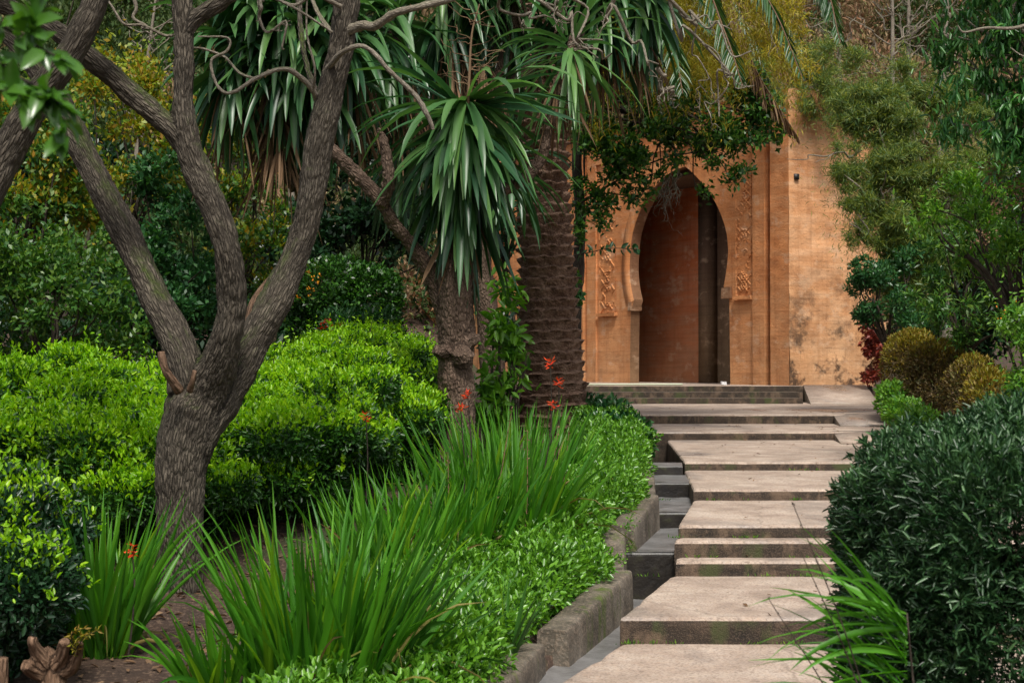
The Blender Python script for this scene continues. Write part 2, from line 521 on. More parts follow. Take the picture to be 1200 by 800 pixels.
    t.links.new(c, b.inputs['Base Color'])
    b.inputs['Roughness'].default_value = .92
    b.inputs['Specular IOR Level'].default_value = .2
    h = math_n(t, 'ADD', math_n(t, 'MULTIPLY', n3.outputs[0], .5), math_n(t, 'ADD', math_n(t, 'MULTIPLY', n4.outputs[0], .8), math_n(t, 'MULTIPLY', n2.outputs[0], .25)))
    bump(t, b, h, .8, .035)
    return m
OR = [(.36, .125, .042), (.54, .21, .075), (.64, .29, .12), (.60, .30, .14)]
M['wall'] = wallmat('gate_stone', OR, .35)
M['tower'] = wallmat('tower_stone', [(.46, .20, .085), (.62, .31, .145), (.72, .41, .22), (.68, .42, .25)], 1.9)
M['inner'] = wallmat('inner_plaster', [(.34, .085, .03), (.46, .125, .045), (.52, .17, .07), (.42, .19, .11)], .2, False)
M['inner_shaded'] = wallmat('inner_shaded_plaster', [(.09, .05, .03), (.13, .075, .048), (.17, .105, .07), (.13, .08, .05)], .4, False)  # shade inside the chamber put into a darker plaster colour
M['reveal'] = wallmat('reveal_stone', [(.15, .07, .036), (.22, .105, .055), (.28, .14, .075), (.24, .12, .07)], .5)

# ------------------------------------------------------------------ generic geometry
def spline(pts, n):
    pts = np.asarray(pts, dtype=np.float64)
    if len(pts) == 2:
        tt = np.linspace(0, 1, n)[:, None]
        return pts[0] * (1 - tt) + pts[1] * tt
    Q = np.vstack([2 * pts[0] - pts[1], pts, 2 * pts[-1] - pts[-2]])
    out = []
    u = np.linspace(0, len(pts) - 1 - 1e-6, n)
    for x in u:
        i = int(x)
        t = x - i
        a, b, c, d = Q[i], Q[i + 1], Q[i + 2], Q[i + 3]
        out.append(.5 * ((2 * b) + (c - a) * t + (2 * a - 5 * b + 4 * c - d) * t * t + (3 * b - a - 3 * c + d) * t ** 3))
    return np.array(out)
def frames(C):
    T = np.gradient(C, axis=0)
    T = unit(T)
    N = np.zeros_like(T)
    ref = np.array([1.0, 0, 0]) if abs(T[0][0]) < .9 else np.array([0, 1.0, 0])
    n = ref - T[0] * ref.dot(T[0])
    N[0] = n / np.linalg.norm(n)
    for i in range(1, len(C)):
        n = N[i - 1] - T[i] * N[i - 1].dot(T[i])
        N[i] = n / max(np.linalg.norm(n), 1e-9)
    return T, N, np.cross(T, N)
def tube(acc, pts, radii, seg=10, n=None, mat=0, wob=0.0, cap=True, seed=0, v0=0.0, fn=None):
    """a tapered limb through pts (world); radii at the pts"""
    pts = np.asarray(pts, dtype=np.float64)
    n = n or max(4, len(pts) * 4)
    C = spline(pts, n)
    rr = np.interp(np.linspace(0, 1, n), np.linspace(0, 1, len(radii)), radii)
    T, N, B = frames(C)
    th = np.linspace(0, 2 * math.pi, seg, endpoint=False)
    L = np.concatenate([[0], np.cumsum(np.linalg.norm(np.diff(C, axis=0), axis=1))]) + v0
    ct, st_ = np.cos(th), np.sin(th)
    rad = rr[:, None] * np.ones((n, seg))
    if wob:
        q = np.stack([(ct[None] * 1.3 + L[:, None] * 0), st_[None] * 1.3 + 0 * L[:, None], L[:, None] / max(rr.mean(), .01) * .45 + 0 * ct[None]], -1).reshape(-1, 3)
        rad = rad * (1 + wob * fbm(q + seed * 7.3, seed, 3).reshape(n, seg))
    if fn is not None:
        rad = rad + fn(th[None] + 0 * L[:, None], L[:, None] + 0 * th[None], rr[:, None])
    V = C[:, None] + rad[..., None] * (ct[None, :, None] * N[:, None] + st_[None, :, None] * B[:, None])
    rm = rr[:, None]
    bk = np.stack([rm * ct[None] + seed * 1.7, rm * st_[None] + 0 * rm, L[:, None] + 0 * ct[None]], -1)
    i = np.arange(n - 1)[:, None] * seg
    j = np.arange(seg)[None]
    j2 = (j + 1) % seg
    F = np.stack([i + j, i + j2, i + seg + j2, i + seg + j], -1).reshape(-1, 4)
    V = V.reshape(-1, 3)
    bk = bk.reshape(-1, 3)
    if cap:
        k = len(V)
        V = np.vstack([V, C[0], C[-1]])
        bk = np.vstack([bk, bk[0], bk[-1]])
        jj = np.arange(seg)
        jn = (jj + 1) % seg
        acc.add(V, F, mat, bk)
        base = acc.nv - len(V)
        F2 = np.concatenate([np.stack([jn, jj, np.full(seg, k)], -1), np.stack([(n - 1) * seg + jj, (n - 1) * seg + jn, np.full(seg, k + 1)], -1)])
        acc.f.append((F2 + base).ravel())
        acc.n.append(np.full(len(F2), 3))
        acc.m.append(np.full(len(F2), mat))
    else:
        acc.add(V, F, mat, bk)
    return C, rr

# leaf templates: x along the leaf, y across, z normal
LEAF7 = (np.array([(0, 0, 0), (.3, .42, .10), (.7, .36, .08), (1, 0, -.12), (.7, -.36, .08), (.3, -.42, .10), (.5, 0, 0.02)]),
         [(0, 6, 2, 1), (0, 5, 4, 6), (6, 3, 2), (6, 4, 3)])
LEAF4 = (np.array([(0, 0, 0), (.45, .5, .10), (1, 0, -.08), (.45, -.5, .10)]), [(0, 1, 2, 3)])
LEAF6 = (np.array([(0, 0, 0), (.35, .5, .08), (.75, .38, .02), (1, 0, -.14), (.75, -.38, .02), (.35, -.5, .08)]),
         [(0, 1, 2, 3), (0, 3, 4, 5)])
def leaves(acc, pos, d, nrm, size, width=.45, tmpl=LEAF4, mat=0, var=.35):
    n = len(pos)
    if n == 0:
        return
    T, F = tmpl
    d = unit(d)
    s = np.cross(nrm, d)
    s = unit(s)
    nn = np.cross(d, s)
    L = size * (1 + var * rng.uniform(-1, 1, n))
    Wd = L * width
    V = pos[:, None] + L[:, None, None] * T[None, :, 0:1] * d[:, None] + Wd[:, None, None] * T[None, :, 1:2] * s[:, None] + L[:, None, None] * T[None, :, 2:3] * nn[:, None]
    acc.inst(V, F, mat)

def blades(acc, base, az, elev, L, width, bend, K=6, mat=0, fold=.25, wtop=.0, twist=.35):
    """long strap leaves curving under their weight"""
    n = len(base)
    dirv = np.stack([np.cos(az) * np.cos(elev), np.sin(az) * np.cos(elev), np.sin(elev)], -1)
    side = np.stack([-np.sin(az), np.cos(az), np.zeros(n)], -1)
    tw = rng.normal(0, twist, n)
    side = unit(side * np.cos(tw)[:, None] + np.cross(dirv, side) * np.sin(tw)[:, None])
    p = base.copy()
    rows = []
    tt = np.linspace(0, 1, K + 1)
    prof = np.interp(tt, [0, .12, .45, .8, 1], [.55, .8, 1, .62, .04])
    for k in range(K + 1):
        up = np.cross(dirv, side)
        wk = width * prof[k]
        rows.append(np.stack([p - side * wk[:, None] * .5 - up * 0, p + up * (wk * fold)[:, None] * -1, p + side * wk[:, None] * .5], 1))
        p = p + dirv * (L / K)[:, None]
        dirv = dirv + np.array([0, 0, -1.0]) * (bend / K)[:, None] * (0.5 + 1.3 * tt[k])
        dirv = unit(dirv)
        side = unit(side - dirv * np.sum(side * dirv, 1)[:, None])
    V = np.stack(rows, 1).reshape(n, (K + 1) * 3, 3)
    F = []
    for k in range(K):
        a = 3 * k
        F += [(a, a + 1, a + 4, a + 3), (a + 1, a + 2, a + 5, a + 4)]
    acc.inst(V, F, mat)

def surf_ell(c, r, n, e=2.0, yaw=0.0, zmin=-1.0):
    """points and normals on a superellipsoid"""
    u = rdir(int(n * 1.6) + 8)
    u = u[u[:, 2] > zmin][:n]
    k = (np.abs(u) ** e).sum(1) ** (-1 / e)
    q = u * k[:, None]
    nr = unit(np.sign(q) * np.abs(q) ** (e - 1) / np.asarray(r))
    q = q * np.asarray(r)
    if yaw:
        cy, sy = math.cos(yaw), math.sin(yaw)
        rot = np.array([[cy, sy, 0], [-sy, cy, 0], [0, 0, 1]])
        q = q @ rot
        nr = nr @ rot
    return q + np.asarray(c), nr

def foliage(acc, lumps, size, width=.45, tmpl=LEAF4, mat=0, depth=.25, up=.5, out=.8, rand=.9, mat_top=None, top_z=.45, e=2.0, rough=.12, droop=0.0, nout=.6):
    """lumps: (centre, radii, leaves, yaw). Leaves in a shell; direction mixes outward, up and random."""
    for lp in lumps:
        c, r, n = lp[0], lp[1], lp[2]
        yaw = lp[3] if len(lp) > 3 else 0
        q, nr = surf_ell(c, r, n, e, yaw)
        m = len(q)
        sc = min(r)
        f = fbm(q * (1.6 / max(sc, .15)) + 11.3, 5, 3)
        dep = rng.exponential(depth * .5, m).clip(0, depth * 2)
        q = q + nr * (rough * sc * f * 2 - dep)[:, None]
        d = nr * out + np.array([0, 0, 1.0]) * (up - droop) + rdir(m) * rand
        nn = nr * nout + np.array([0, 0, .6]) + rdir(m) * .6
        if mat_top is None:
            leaves(acc, q, d, nn, size, width, tmpl, mat)
        else:
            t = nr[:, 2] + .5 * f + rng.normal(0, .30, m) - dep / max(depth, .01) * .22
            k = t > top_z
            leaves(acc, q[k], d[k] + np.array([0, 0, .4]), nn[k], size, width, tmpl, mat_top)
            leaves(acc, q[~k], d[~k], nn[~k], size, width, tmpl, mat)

def clumpy(c, r, nl, lr, leaves_each, seed=None, flat=.8, inner=.35):
    """split a crown ellipsoid into many sub-lumps near its surface"""
    out = []
    u = rdir(nl)
    rad = (1 - inner * rng.random(nl) ** 1.5)
    q = np.asarray(c) + u * rad[:, None] * np.asarray(r)
    for k in range(nl):
        s = lr * (.6 + .8 * rng.random())
        out.append((q[k], (s, s, s * flat), int(leaves_each * (s / lr) ** 2)))
    return out

def twigs(acc, root, targets, r0=.03, r1=.006, mid=.35, mat=0, seg=5, jit=.15):
    root = np.asarray(root)
    for tg in targets:
        tg = np.asarray(tg)
        L = np.linalg.norm(tg - root)
        a = root + (tg - root) * .4 + rng.normal(0, jit * L * .4, 3) + np.array([0, 0, .08 * L])
        b = root + (tg - root) * .75 + rng.normal(0, jit * L * .3, 3)
        tube(acc, [root, a, b, tg], [r0, r0 * .6, (r0 + r1) * .35, r1], seg, 8, mat, cap=False, seed=int(rng.integers(99)))

def remesh_tube_object(name, paths, voxel, mat, parent, amp=.007, fx=28, fz=6):
    """fuse limb tubes into one skin, then carve bark ridges into it"""
    a = Acc()
    cs = []
    for i, (pts, rad) in enumerate(paths):
        C, rr = tube(a, pts, rad, 14, max(10, len(pts) * 7), 0, .10, True, i + 1)
        T, N, B = frames(C)
        L = np.concatenate([[0], np.cumsum(np.linalg.norm(np.diff(C, axis=0), axis=1))])
        cs.append((C, rr, T, N, B, L + i * 3.1))
    me = a.mesh(name, mat)
    o = bpy.data.objects.new(name, me)
    COL.objects.link(o)
    md = o.modifiers.new('r', 'REMESH')
    md.mode = 'VOXEL'
    md.voxel_size = voxel
    md.use_smooth_shade = True
    sm = o.modifiers.new('s', 'SMOOTH')
    sm.factor = .5
    sm.iterations = 3
    dg = bpy.context.evaluated_depsgraph_get()
    me2 = bpy.data.meshes.new_from_object(o.evaluated_get(dg))
    o.modifiers.clear()
    o.data = me2
    nv = len(me2.vertices)
    V = np.zeros(nv * 3, dtype=np.float32)
    me2.vertices.foreach_get('co', V)
    V = V.reshape(-1, 3).astype(np.float64)
    Nn = np.zeros(nv * 3, dtype=np.float32)
    me2.vertices.foreach_get('normal', Nn)
    Nn = Nn.reshape(-1, 3)
    C = np.concatenate([c[0] for c in cs])
    rr = np.concatenate([c[1] for c in cs])
    Nv = np.concatenate([c[3] for c in cs])
    Bv = np.concatenate([c[4] for c in cs])
    Tv = np.concatenate([c[2] for c in cs])
    Lv = np.concatenate([c[5] for c in cs])
    idx = np.zeros(nv, dtype=int)
    for s in range(0, nv, 4000):
        dd = np.linalg.norm(V[s:s + 4000, None] - C[None], axis=2) - rr[None]
        idx[s:s + 4000] = dd.argmin(1)
    off = V - C[idx]
    bk = np.stack([np.sum(off * Nv[idx], 1), np.sum(off * Bv[idx], 1), Lv[idx] + np.sum(off * Tv[idx], 1)], -1)
    q = bk * np.array([fx, fx, fz])
    q = q + .6 * np.stack([vnoise(q * .5 + 3, 3), vnoise(q * .5 + 9, 4), 0 * q[:, 0]], -1)
    rid = 1 - np.abs(fbm(q, 2, 3)) * 2.6
    V = V - Nn * (rid.clip(0, 1) * amp)[:, None] + Nn * (fbm(bk * np.array([7, 7, 4]), 8, 2) * amp * 1.6)[:, None]
    me2.vertices.foreach_set('co', V.astype(np.float32).ravel())
    at = me2.attributes.new('bk', 'FLOAT_VECTOR', 'POINT')
    at.data.foreach_set('vector', bk.astype(np.float32).ravel())
    if not me2.materials:
        me2.materials.append(mat)
    me2.update()
    if parent is not None:
        o.parent = parent
        o.matrix_parent_inverse = Matrix.Translation(-Vector(parent.location))
    return o

def pp(lst, d=None):
    """[(px,py,(d))...] to points"""
    return [P(q[0], q[1], q[2] if len(q) > 2 else d) for q in lst]

# ------------------------------------------------------------------ stair levels, read off the risers
def chain():
    rows = [(754, 723), (675, 657), (653, 633.5), (630, 615), (586, 573), (551, 541), (515.5, 506), (496.5, 485.5), (473, 466.5), (465.5, 459.5), (458.5, 452.3)]
    z = 0.0
    out = []
    for yb, yt in rows:
        d = PZ(850, yb, z)[1]
        z2 = P(850, yt, d)[2]
        out.append((d, z2))
        z = z2
    return out
ST = chain()          # (front distance, tread height) of each step
LEVY = [0, ST[0][0] - .01, ST[0][0]] + [s[0] for s in ST[1:]] + [60]
def stair_z(y):
    z = 0.0
    for d, zz in ST:
        if y >= d:
            z = zz
    return z
TOPZ = ST[-1][1]
# kerb right-hand top edge, near to far (x px, y px, distance)
KR = [(560, 830, 6.0), (648, 742, 7.75), (740, 668, 9.5), (732, 620, 10.1), (771, 580, 11.6), (765, 549, 13.9)]
K3 = [P(*k) for k in KR]
XK_Y = [0, 5.0] + [k[1] for k in K3] + [16.5, ST[6][0], ST[7][0], ST[8][0], 40, 80]
XK_X = [-1.6, -.75] + [k[0] for k in K3] + [P(752, 500, 16.5)[0] + .05, P(746, 500, ST[6][0])[0], P(735, 480, ST[7][0])[0], P(676, 470, ST[8][0])[0], 1.5, 1.5]
BZ_Y = [0, 5.5, 7.85, 9.5, 10.1, 11.6, 13.9, 17, 23, 28, 33, 42, 50, 64, 100, 300]
BZ_Z = [0, .02, .12, .22, .40, .50, .58, .75, 1.02, 1.12, 1.13, 1.15, 5.2, 13.5, 29, 34]
XR_Y = [0, 3, 5.8, 6.2, 9, 14, 20, 27, 40, 80]
XR_X = [.95, .95, .95, 4.2, 4.0, 4.0, P(1042, 500, 20)[0], P(1034, 460, 27)[0], 9, 12]
def xk(y): return np.interp(y, XK_Y, XK_X)
def xr(y): return np.interp(y, XR_Y, XR_X)
def bed(x, y):
    z = np.interp(y, BZ_Y, BZ_Z)
    l = np.maximum(0, xk(y) - .5 - x)
    f = np.interp(y, [0, 9, 13, 20, 40], [.0, .02, .05, .10, .12])
    r = np.maximum(0, x - xr(y))
    fr = np.interp(y, [0, 12, 20, 40], [0, .05, .16, .2])
    z = z + f * np.minimum(l, 8) + fr * np.minimum(r, 12)
    if np.ndim(x):
        z = z + .03 * vnoise(np.stack([x * 1.3, y * 1.3, 0 * x], -1), 3)
        return z
    return float(z)
def G(px, d):
    """ground point under a pixel column at distance d"""
    x = (px - 600) / FPX * d
    return np.array([x, d, bed(x, d)])

# ground sheet
ys = np.concatenate([[-300, -60, -12, -4, 0], np.arange(1, 4, .5), np.arange(4, 18, .2), np.arange(18, 30, .5), np.arange(30, 64, 1.5), [70, 80, 100, 150, 300, 900]])
offL = -np.concatenate([[900, 200, 80, 40, 25], np.arange(18, 8, -1.0), np.arange(8, 2, -.4), np.arange(2, .2, -.15), [.17, .10]])
offM = np.array([-.04])
rows = []
for y in ys:
    a, b_ = xk(y), xr(y)
    xs = list(a + offL) + [a - .04] + list(np.linspace(a + .02, b_ - .05, 8)) + list(b_ + np.array([.0, .1, .3, .6, 1, 1.5, 2, 3, 4, 5, 7, 9, 12, 16, 22, 30, 50, 100, 300, 900]))
    xs = np.array(xs)
    z = bed(xs, np.full(len(xs), y))
    z = z - np.where((xs > a - .2) & (xs <= a - .03), .12, 0)
    low = np.array([(xx > a - .03) and (xx < b_ - .02) for xx in xs])
    zl = stair_z(y) - .55 if y < ST[-1][0] + .5 else TOPZ - .06
    if y > 42.5:
        zl = np.interp(y, BZ_Y, BZ_Z)
    if y < 5.8:
        zl = -.3 if y > -5 else -.02
    z = np.where(low, zl, z)
    rows.append(np.stack([xs, np.full(len(xs), y), z], -1))
nr_, nc_ = len(rows), len(rows[0])
Vg = np.concatenate(rows)
ii = np.arange(nr_ - 1)[:, None] * nc_
jj = np.arange(nc_ - 1)[None]
Fg = np.stack([ii + jj, ii + jj + 1, ii + nc_ + jj + 1, ii + nc_ + jj], -1).reshape(-1, 4)
ag_ = Acc()
ag_.add(Vg, Fg)
struct(ag_.obj('ground', M['soil'], smooth=True))

# ------------------------------------------------------------------ steps
def slab(parent, name, poly, z0, ztop, inset=.026, mats=None, res=.12, seed=0, ztop_f=None, topmat=2):
    """a worn slab: poly is the outline (x,y) anticlockwise; soft worn edges"""
    poly = np.asarray(poly, dtype=np.float64)
    # resample outline
    pts = []
    n = len(poly)
    for i in range(n):
        a, b_ = poly[i], poly[(i + 1) % n]
        L = np.linalg.norm(b_ - a)
        k = max(1, int(L / res))
        for j in range(k):
            pts.append(a + (b_ - a) * j / k)
    pts = np.array(pts)
    c = pts.mean(0)
    nx = np.roll(pts, -1, 0) - np.roll(pts, 1, 0)
    nrm = unit(np.stack([nx[:, 1], -nx[:, 0]], -1))
    zt = np.full(len(pts), ztop) if ztop_f is None else np.array([ztop_f(*p) for p in pts])
    w1 = fbm(np.stack([pts[:, 0] * 4, pts[:, 1] * 4, np.full(len(pts), seed)], -1), 4, 3)
    chip = np.maximum(0, fbm(np.stack([pts[:, 0] * 9, pts[:, 1] * 9, np.full(len(pts), seed + 5.0)], -1), 9, 2) - .35) * .05
    jit = (w1 * .007)[:, None] * nrm
    a = Acc()
    rings = []
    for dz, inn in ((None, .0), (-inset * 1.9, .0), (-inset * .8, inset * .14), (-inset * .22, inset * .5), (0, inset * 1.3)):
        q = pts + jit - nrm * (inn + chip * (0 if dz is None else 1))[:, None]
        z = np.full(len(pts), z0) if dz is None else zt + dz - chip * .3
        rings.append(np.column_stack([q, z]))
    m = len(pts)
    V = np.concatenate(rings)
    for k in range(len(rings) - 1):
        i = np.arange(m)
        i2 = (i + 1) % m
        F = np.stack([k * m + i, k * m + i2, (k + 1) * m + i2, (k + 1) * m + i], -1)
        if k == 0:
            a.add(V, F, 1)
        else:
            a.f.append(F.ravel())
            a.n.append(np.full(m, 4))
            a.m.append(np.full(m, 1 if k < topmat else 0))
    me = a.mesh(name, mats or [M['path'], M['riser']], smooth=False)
    import bmesh
    bm = bmesh.new()
    bm.from_mesh(me)
    bm.verts.ensure_lookup_table()
    f = bm.faces.new([bm.verts[(len(rings) - 1) * m + i] for i in range(m)])
    f.material_index = 0
    f.normal_update()
    bm.normal_update()
    if f.normal.z < 0:
        bmesh.ops.reverse_faces(bm, faces=bm.faces[:])
    bm.to_mesh(me)
    bm.free()
    for p in me.polygons:
        p.use_smooth = False
    o = bpy.data.objects.new(name, me)
    COL.objects.link(o)
    o.parent = parent
    o.matrix_parent_inverse = Matrix.Translation(-Vector(parent.location))
    return o

stair = thing('stone_stairway', 'broad worn stone steps climbing to the orange gateway', 'stairway', (1.5, ST[0][0], 0))
def X(px, d): return (px - 600) / FPX * d
# lowest paving where the steps begin
d0 = ST[0][0]
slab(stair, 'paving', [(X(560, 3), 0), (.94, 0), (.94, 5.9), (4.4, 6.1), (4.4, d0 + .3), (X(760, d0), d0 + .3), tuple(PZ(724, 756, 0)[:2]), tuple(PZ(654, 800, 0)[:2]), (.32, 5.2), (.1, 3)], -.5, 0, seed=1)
left_edge = [(726, 783), (790, 790), (790, 791), (793, 811), (812, 801), (802, 781), (757, 752), (744, 712)]
step_objs = []
for i, (lf, lb) in enumerate(left_edge):
    d, z = ST[i]
    dn = ST[i + 1][0] + .25 if i < 7 else ST[8][0] + 1.0
    db = ST[i + 1][0]
    xl0, xl1 = X(lf, d), X(lb, db)
    xr0, xr1 = (4.2 if i < 4 else X(1090, d) if i < 6 else X(978, d)), (4.2 if i < 4 else X(1090, db) if i < 6 else X(1036, db))
    if i in (6, 7):
        xr0 = X(976, d)
        xr1 = X(978, db) if i == 6 else X(1030, db)
        poly = [(xl0, d), (xr0, d), (X(1036, d + .4 * (db - d)), d + .15 * (db - d)), (xr1 if i == 7 else X(1036, dn), dn), (xl1, dn)]
    else:
        poly = [(xl0, d), (xr0, d), (xr1, dn), (xl1 + .2, dn), (xl1, db - .02)]
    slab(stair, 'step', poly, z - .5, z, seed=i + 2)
# three narrow steps up to the gate landing, then the landing
for i in (8, 9, 10):
    d, z = ST[i]
    dn = ST[i + 1][0] + .2 if i < 10 else d + 3.6
    xr_ = X(941, d)
    poly = [(X(683, d) - .6, d), (xr_, d), (xr_, dn), (X(683, d) - .6, dn)]
    if i == 10:
        poly = [(X(683, d) - .6, d), (xr_, d), (xr_, d + .5), (X(1022, d + .5), d + .5), (X(1022, d) + .6, d + 4), (X(1022, d) - 1, d + 12), (X(683, d) - 3.5, d + 12)]
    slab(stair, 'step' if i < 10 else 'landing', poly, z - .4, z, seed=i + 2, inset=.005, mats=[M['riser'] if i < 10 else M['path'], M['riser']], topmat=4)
# sloping cheek at the right of the narrow steps and the two wedges below it
def wedge(name, p_near_l, p_near_r, p_far_l, p_far_r, zn, zf, drop=.5):
    a = Acc()
    q = [(*p_near_l, zn), (*p_near_r, zn), (*p_far_r, zf), (*p_far_l, zf)]
    bq = [(x, y, zn - drop) for x, y, z in q]
    a.add(q + bq, [(0, 1, 2, 3)], 0)
    a.f.append(np.array([(4, 5, 1, 0), (5, 6, 2, 1), (6, 7, 3, 2), (7, 4, 0, 3)]).ravel())
    a.n.append(np.full(4, 4))
    a.m.append(np.full(4, 1))
    return a.obj(name, [M['path'], M['riser']], stair)
dh, zh = ST[8][0], ST[7][1]
wedge('ramp', (X(950, dh - .35), dh - .35), (X(1031, dh - .35), dh - .35), (X(941, ST[10][0] + .4), ST[10][0] + .4), (X(1014, ST[10][0] + .4), ST[10][0] + .4), zh + .004, TOPZ + .02)
for i in (6, 7):
    d, z = ST[i]
    wedge('ramp', (X(985, d - .9), d - .9), (X(1046, d - .9), d - .9), (X(975, d + .25), d + .25), (X(1037, d + .25), d + .25), ST[i - 1][1] + .004, z + .006, .3)

# ------------------------------------------------------------------ water channel and its kerb
ch = thing('water_channel', 'narrow stepped rill falling between mossy kerb and steps', 'water channel', P(760, 700, 9.5))
CH = [(None, -.05), (P(750, 700, 10.1)[1], None)]
dch = [7.2, PZ(750, 702, -.05)[1]]
zc = [-.05]
for yt, yb2 in ((648, 619), (601, 583), (566, 557)):
    zc.append(P(760, yt, dch[-1])[2])
    dch.append(PZ(770, yb2, zc[-1])[1])
zc.append(P(770, 513, dch[-1])[2])
dch.append(dch[-1] + .5)
for k in range(len(zc)):
    y0, y1 = dch[k], dch[k + 1]
    a0, a1 = xk(y0) - .1, xk(y1) - .1
    rgt = 1.2 if k > 0 else 1.0
    b0, b1 = X(815, y0), X(820, y1)
    if k == 0:
        b0, b1 = X(690, y0) + .35, X(800, y1)
    if k == len(zc) - 1:
        a0, a1, b0, b1 = X(758, y0), X(757, y1), X(800, y0), X(800, y1)
        zc[k] = min(zc[k], ST[5][1] - .02)
    slab(ch, 'channel_step' if k < len(zc) - 1 else 'channel_headwall', [(a0, y0), (b0, y0), (b1, y1 + .06), (a1, y1 + .06)], zc[k] - .6, zc[k], mats=[M['water'], M['wet']], topmat=3, seed=30 + k, inset=.012)
    if k < len(zc) - 1:
        wa = Acc()
        nx_, ny_ = 14, 20
        uu, vv = np.meshgrid(np.linspace(0.02, .98, nx_), np.linspace(.03, .99, ny_))
        yy = y0 + (y1 - y0) * vv
        xx = (a0 + (a1 - a0) * vv) * (1 - uu) + (b0 + (b1 - b0) * vv) * uu
        zz = zc[k] + .006 + .003 * vnoise(np.stack([xx * 14, yy * 9, 0 * xx], -1).reshape(-1, 3), 12).reshape(xx.shape)
        i_ = np.arange(ny_ - 1)[:, None] * nx_
        j_ = np.arange(nx_ - 1)[None]
        wa.add(np.stack([xx, yy, zz], -1).reshape(-1, 3), np.stack([i_ + j_, i_ + j_ + 1, i_ + nx_ + j_ + 1, i_ + nx_ + j_], -1).reshape(-1, 4))
        struct(wa.obj('water', M['water'], smooth=True))

kb = thing('stone_kerb', 'mossy stone kerb stepping up along the left of the water channel', 'kerb', P(690, 760, 8.0))
def kerb_block(p0, p1, wid, z_low, seed, off0=0.0):
    """block whose right top edge runs p0 to p1"""
    p0, p1 = np.array(p0), np.array(p1)
    t = p1 - p0
    L = np.linalg.norm(t[:2])
    n2 = np.array([t[1], -t[0]]) / L     # to the right
    ns = max(4, int(L / .06))
    nw = 5
    a = Acc()
    prof = [(0.03, None), (.006, -.05), (0, -.012), (-.008, -.003), (-.022, 0)] + [(-wid * k / nw, 0) for k in range(2, nw)] + [(-wid + .01, -.004), (-wid, -.02), (-wid, None)]
    m = len(prof)
    V = []
    for k in range(ns + 1):
        u = k / ns
        c = p0 + t * u
        for (o, dz) in prof:
            z = z_low if dz is None else c[2] + dz
            x, y = c[0] + n2[0] * o, c[1] + n2[1] * o
            V.append((x, y, z))
    V = np.array(V)
    nz = fbm(np.stack([V[:, 0] * 5, V[:, 1] * 5, V[:, 2] * 5 + seed], -1), seed, 3) * .009
    V[:, 0] += nz * n2[0]
    V[:, 1] += nz * n2[1]
    top = V[:, 2] > z_low + .05
    V[top, 2] += nz[top] * .7
    F = []
    for k in range(ns):
        for j in range(m - 1):
            i = k * m + j
            F.append((i, i + 1, i + m + 1, i + m))
    a.add(V, F, 0)
    # ends
    for k, fl in ((0, 1), (ns, 0)):
        c = len(V)
        idx = [k * m + j for j in range(m)]
        cen = V[idx].mean(0)
        VV = np.vstack([V[idx], cen])
        FF = [(j, j + 1, m) if fl else (j + 1, j, m) for j in range(m - 1)] + [(m - 1, 0, m) if fl else (0, m - 1, m)]
        a.add(VV, FF, 0)
    return a.obj('kerb_block', M['kerb'], kb)
def shift(p, dx, dy=0, dz=0): return np.array(p) + np.array([dx, dy, dz])
kerb_block(shift(K3[0], -.25, -1.2, -.02), shift(K3[1], -.05, -.08, -.04), .17, -.5, 1)
kerb_block(P(665, 738, 7.85), P(740, 668, 9.5), .17, -.5, 2)
kerb_block(P(731, 664, 9.53), P(733, 621, 10.15), .19, -.4, 3)
kerb_block(P(743, 616, 10.2), P(771, 580, 11.6), .18, -.2, 4)
kerb_block(P(768, 581, 11.63), P(766, 549, 13.9), .18, 0, 5)
kerb_block(P(764, 549, 13.95), P(757, 523, 15.6), .18, .1, 6)

# ------------------------------------------------------------------ gateway
ANG = R(-60)
CORN = P(925, 430, 30.0)
CORN = np.array([CORN[0], CORN[1], TOPZ])
EX = np.array([math.cos(ANG), math.sin(ANG), 0])
EY = np.array([-math.sin(ANG), math.cos(ANG), 0])
gate = thing('stone_gateway', 'orange stone gateway with tall horseshoe arch at the top of the steps', 'gateway', CORN, rz=ANG)
def WL(px, py, y=0.0):
    """pixel to gate-local (x, z) on the plane local y"""
    r = ray(px, py)
    o = np.array([0, 0, EYE]) - CORN
    t = (y - o.dot(EY)) / r.dot(EY)
    p = o + r * t
    return p.dot(EX), p[2]
def WX(px, y=0.0): return WL(px, 430, y)[0]
def gobj(a, name, mat, smooth=False, parent=None):
    me = a.mesh(name, mat, smooth)
    o = bpy.data.objects.new(name, me)
    COL.objects.link(o)
    o.parent = parent or gate
    return o
HT = 6.3
YF = .12      # plane of the arch face
archL = [(738, 452), (739, 364), (743, 352), (740, 338), (738, 320), (738.5, 300), (741, 276), (748, 253), (758, 233), (771, 215), (786, 202), (803, 195)]
archR = [(856, 452), (854.5, 349), (848, 336), (851, 318), (853, 300), (853, 288), (851, 271), (845, 252), (836, 233), (824, 216), (812, 203), (803, 195)]
AL = [WL(*p, YF) for p in archL]
AR = [WL(*p, YF) for p in archR]
AL[0] = (AL[0][0], -.3)
AR[0] = (AR[0][0], -.3)
def dens(A, n=4, curve_from=2):
    A = np.array(A)
    c = spline(A[curve_from:], (len(A) - curve_from) * n)
    return np.vstack([A[:curve_from], c])
AL, AR = dens(AL), dens(AR)
XLFT = WX(560, YF)
XRGT = WX(900, YF)
def strip_face(acc, A, xb, y, flip):
    V, F = [], []
    for (x, z) in A:
        V += [(x, y, z), (xb, y, z)]
    for k in range(len(A) - 1):
        i = 2 * k
        f = (i, i + 1, i + 3, i + 2)
        F.append(f if flip else f[::-1])
    acc.add(V, F)
a = Acc()
strip_face(a, AL, XLFT, YF, False)
strip_face(a, AR, XRGT, YF, True)
zt = AL[-1][1]
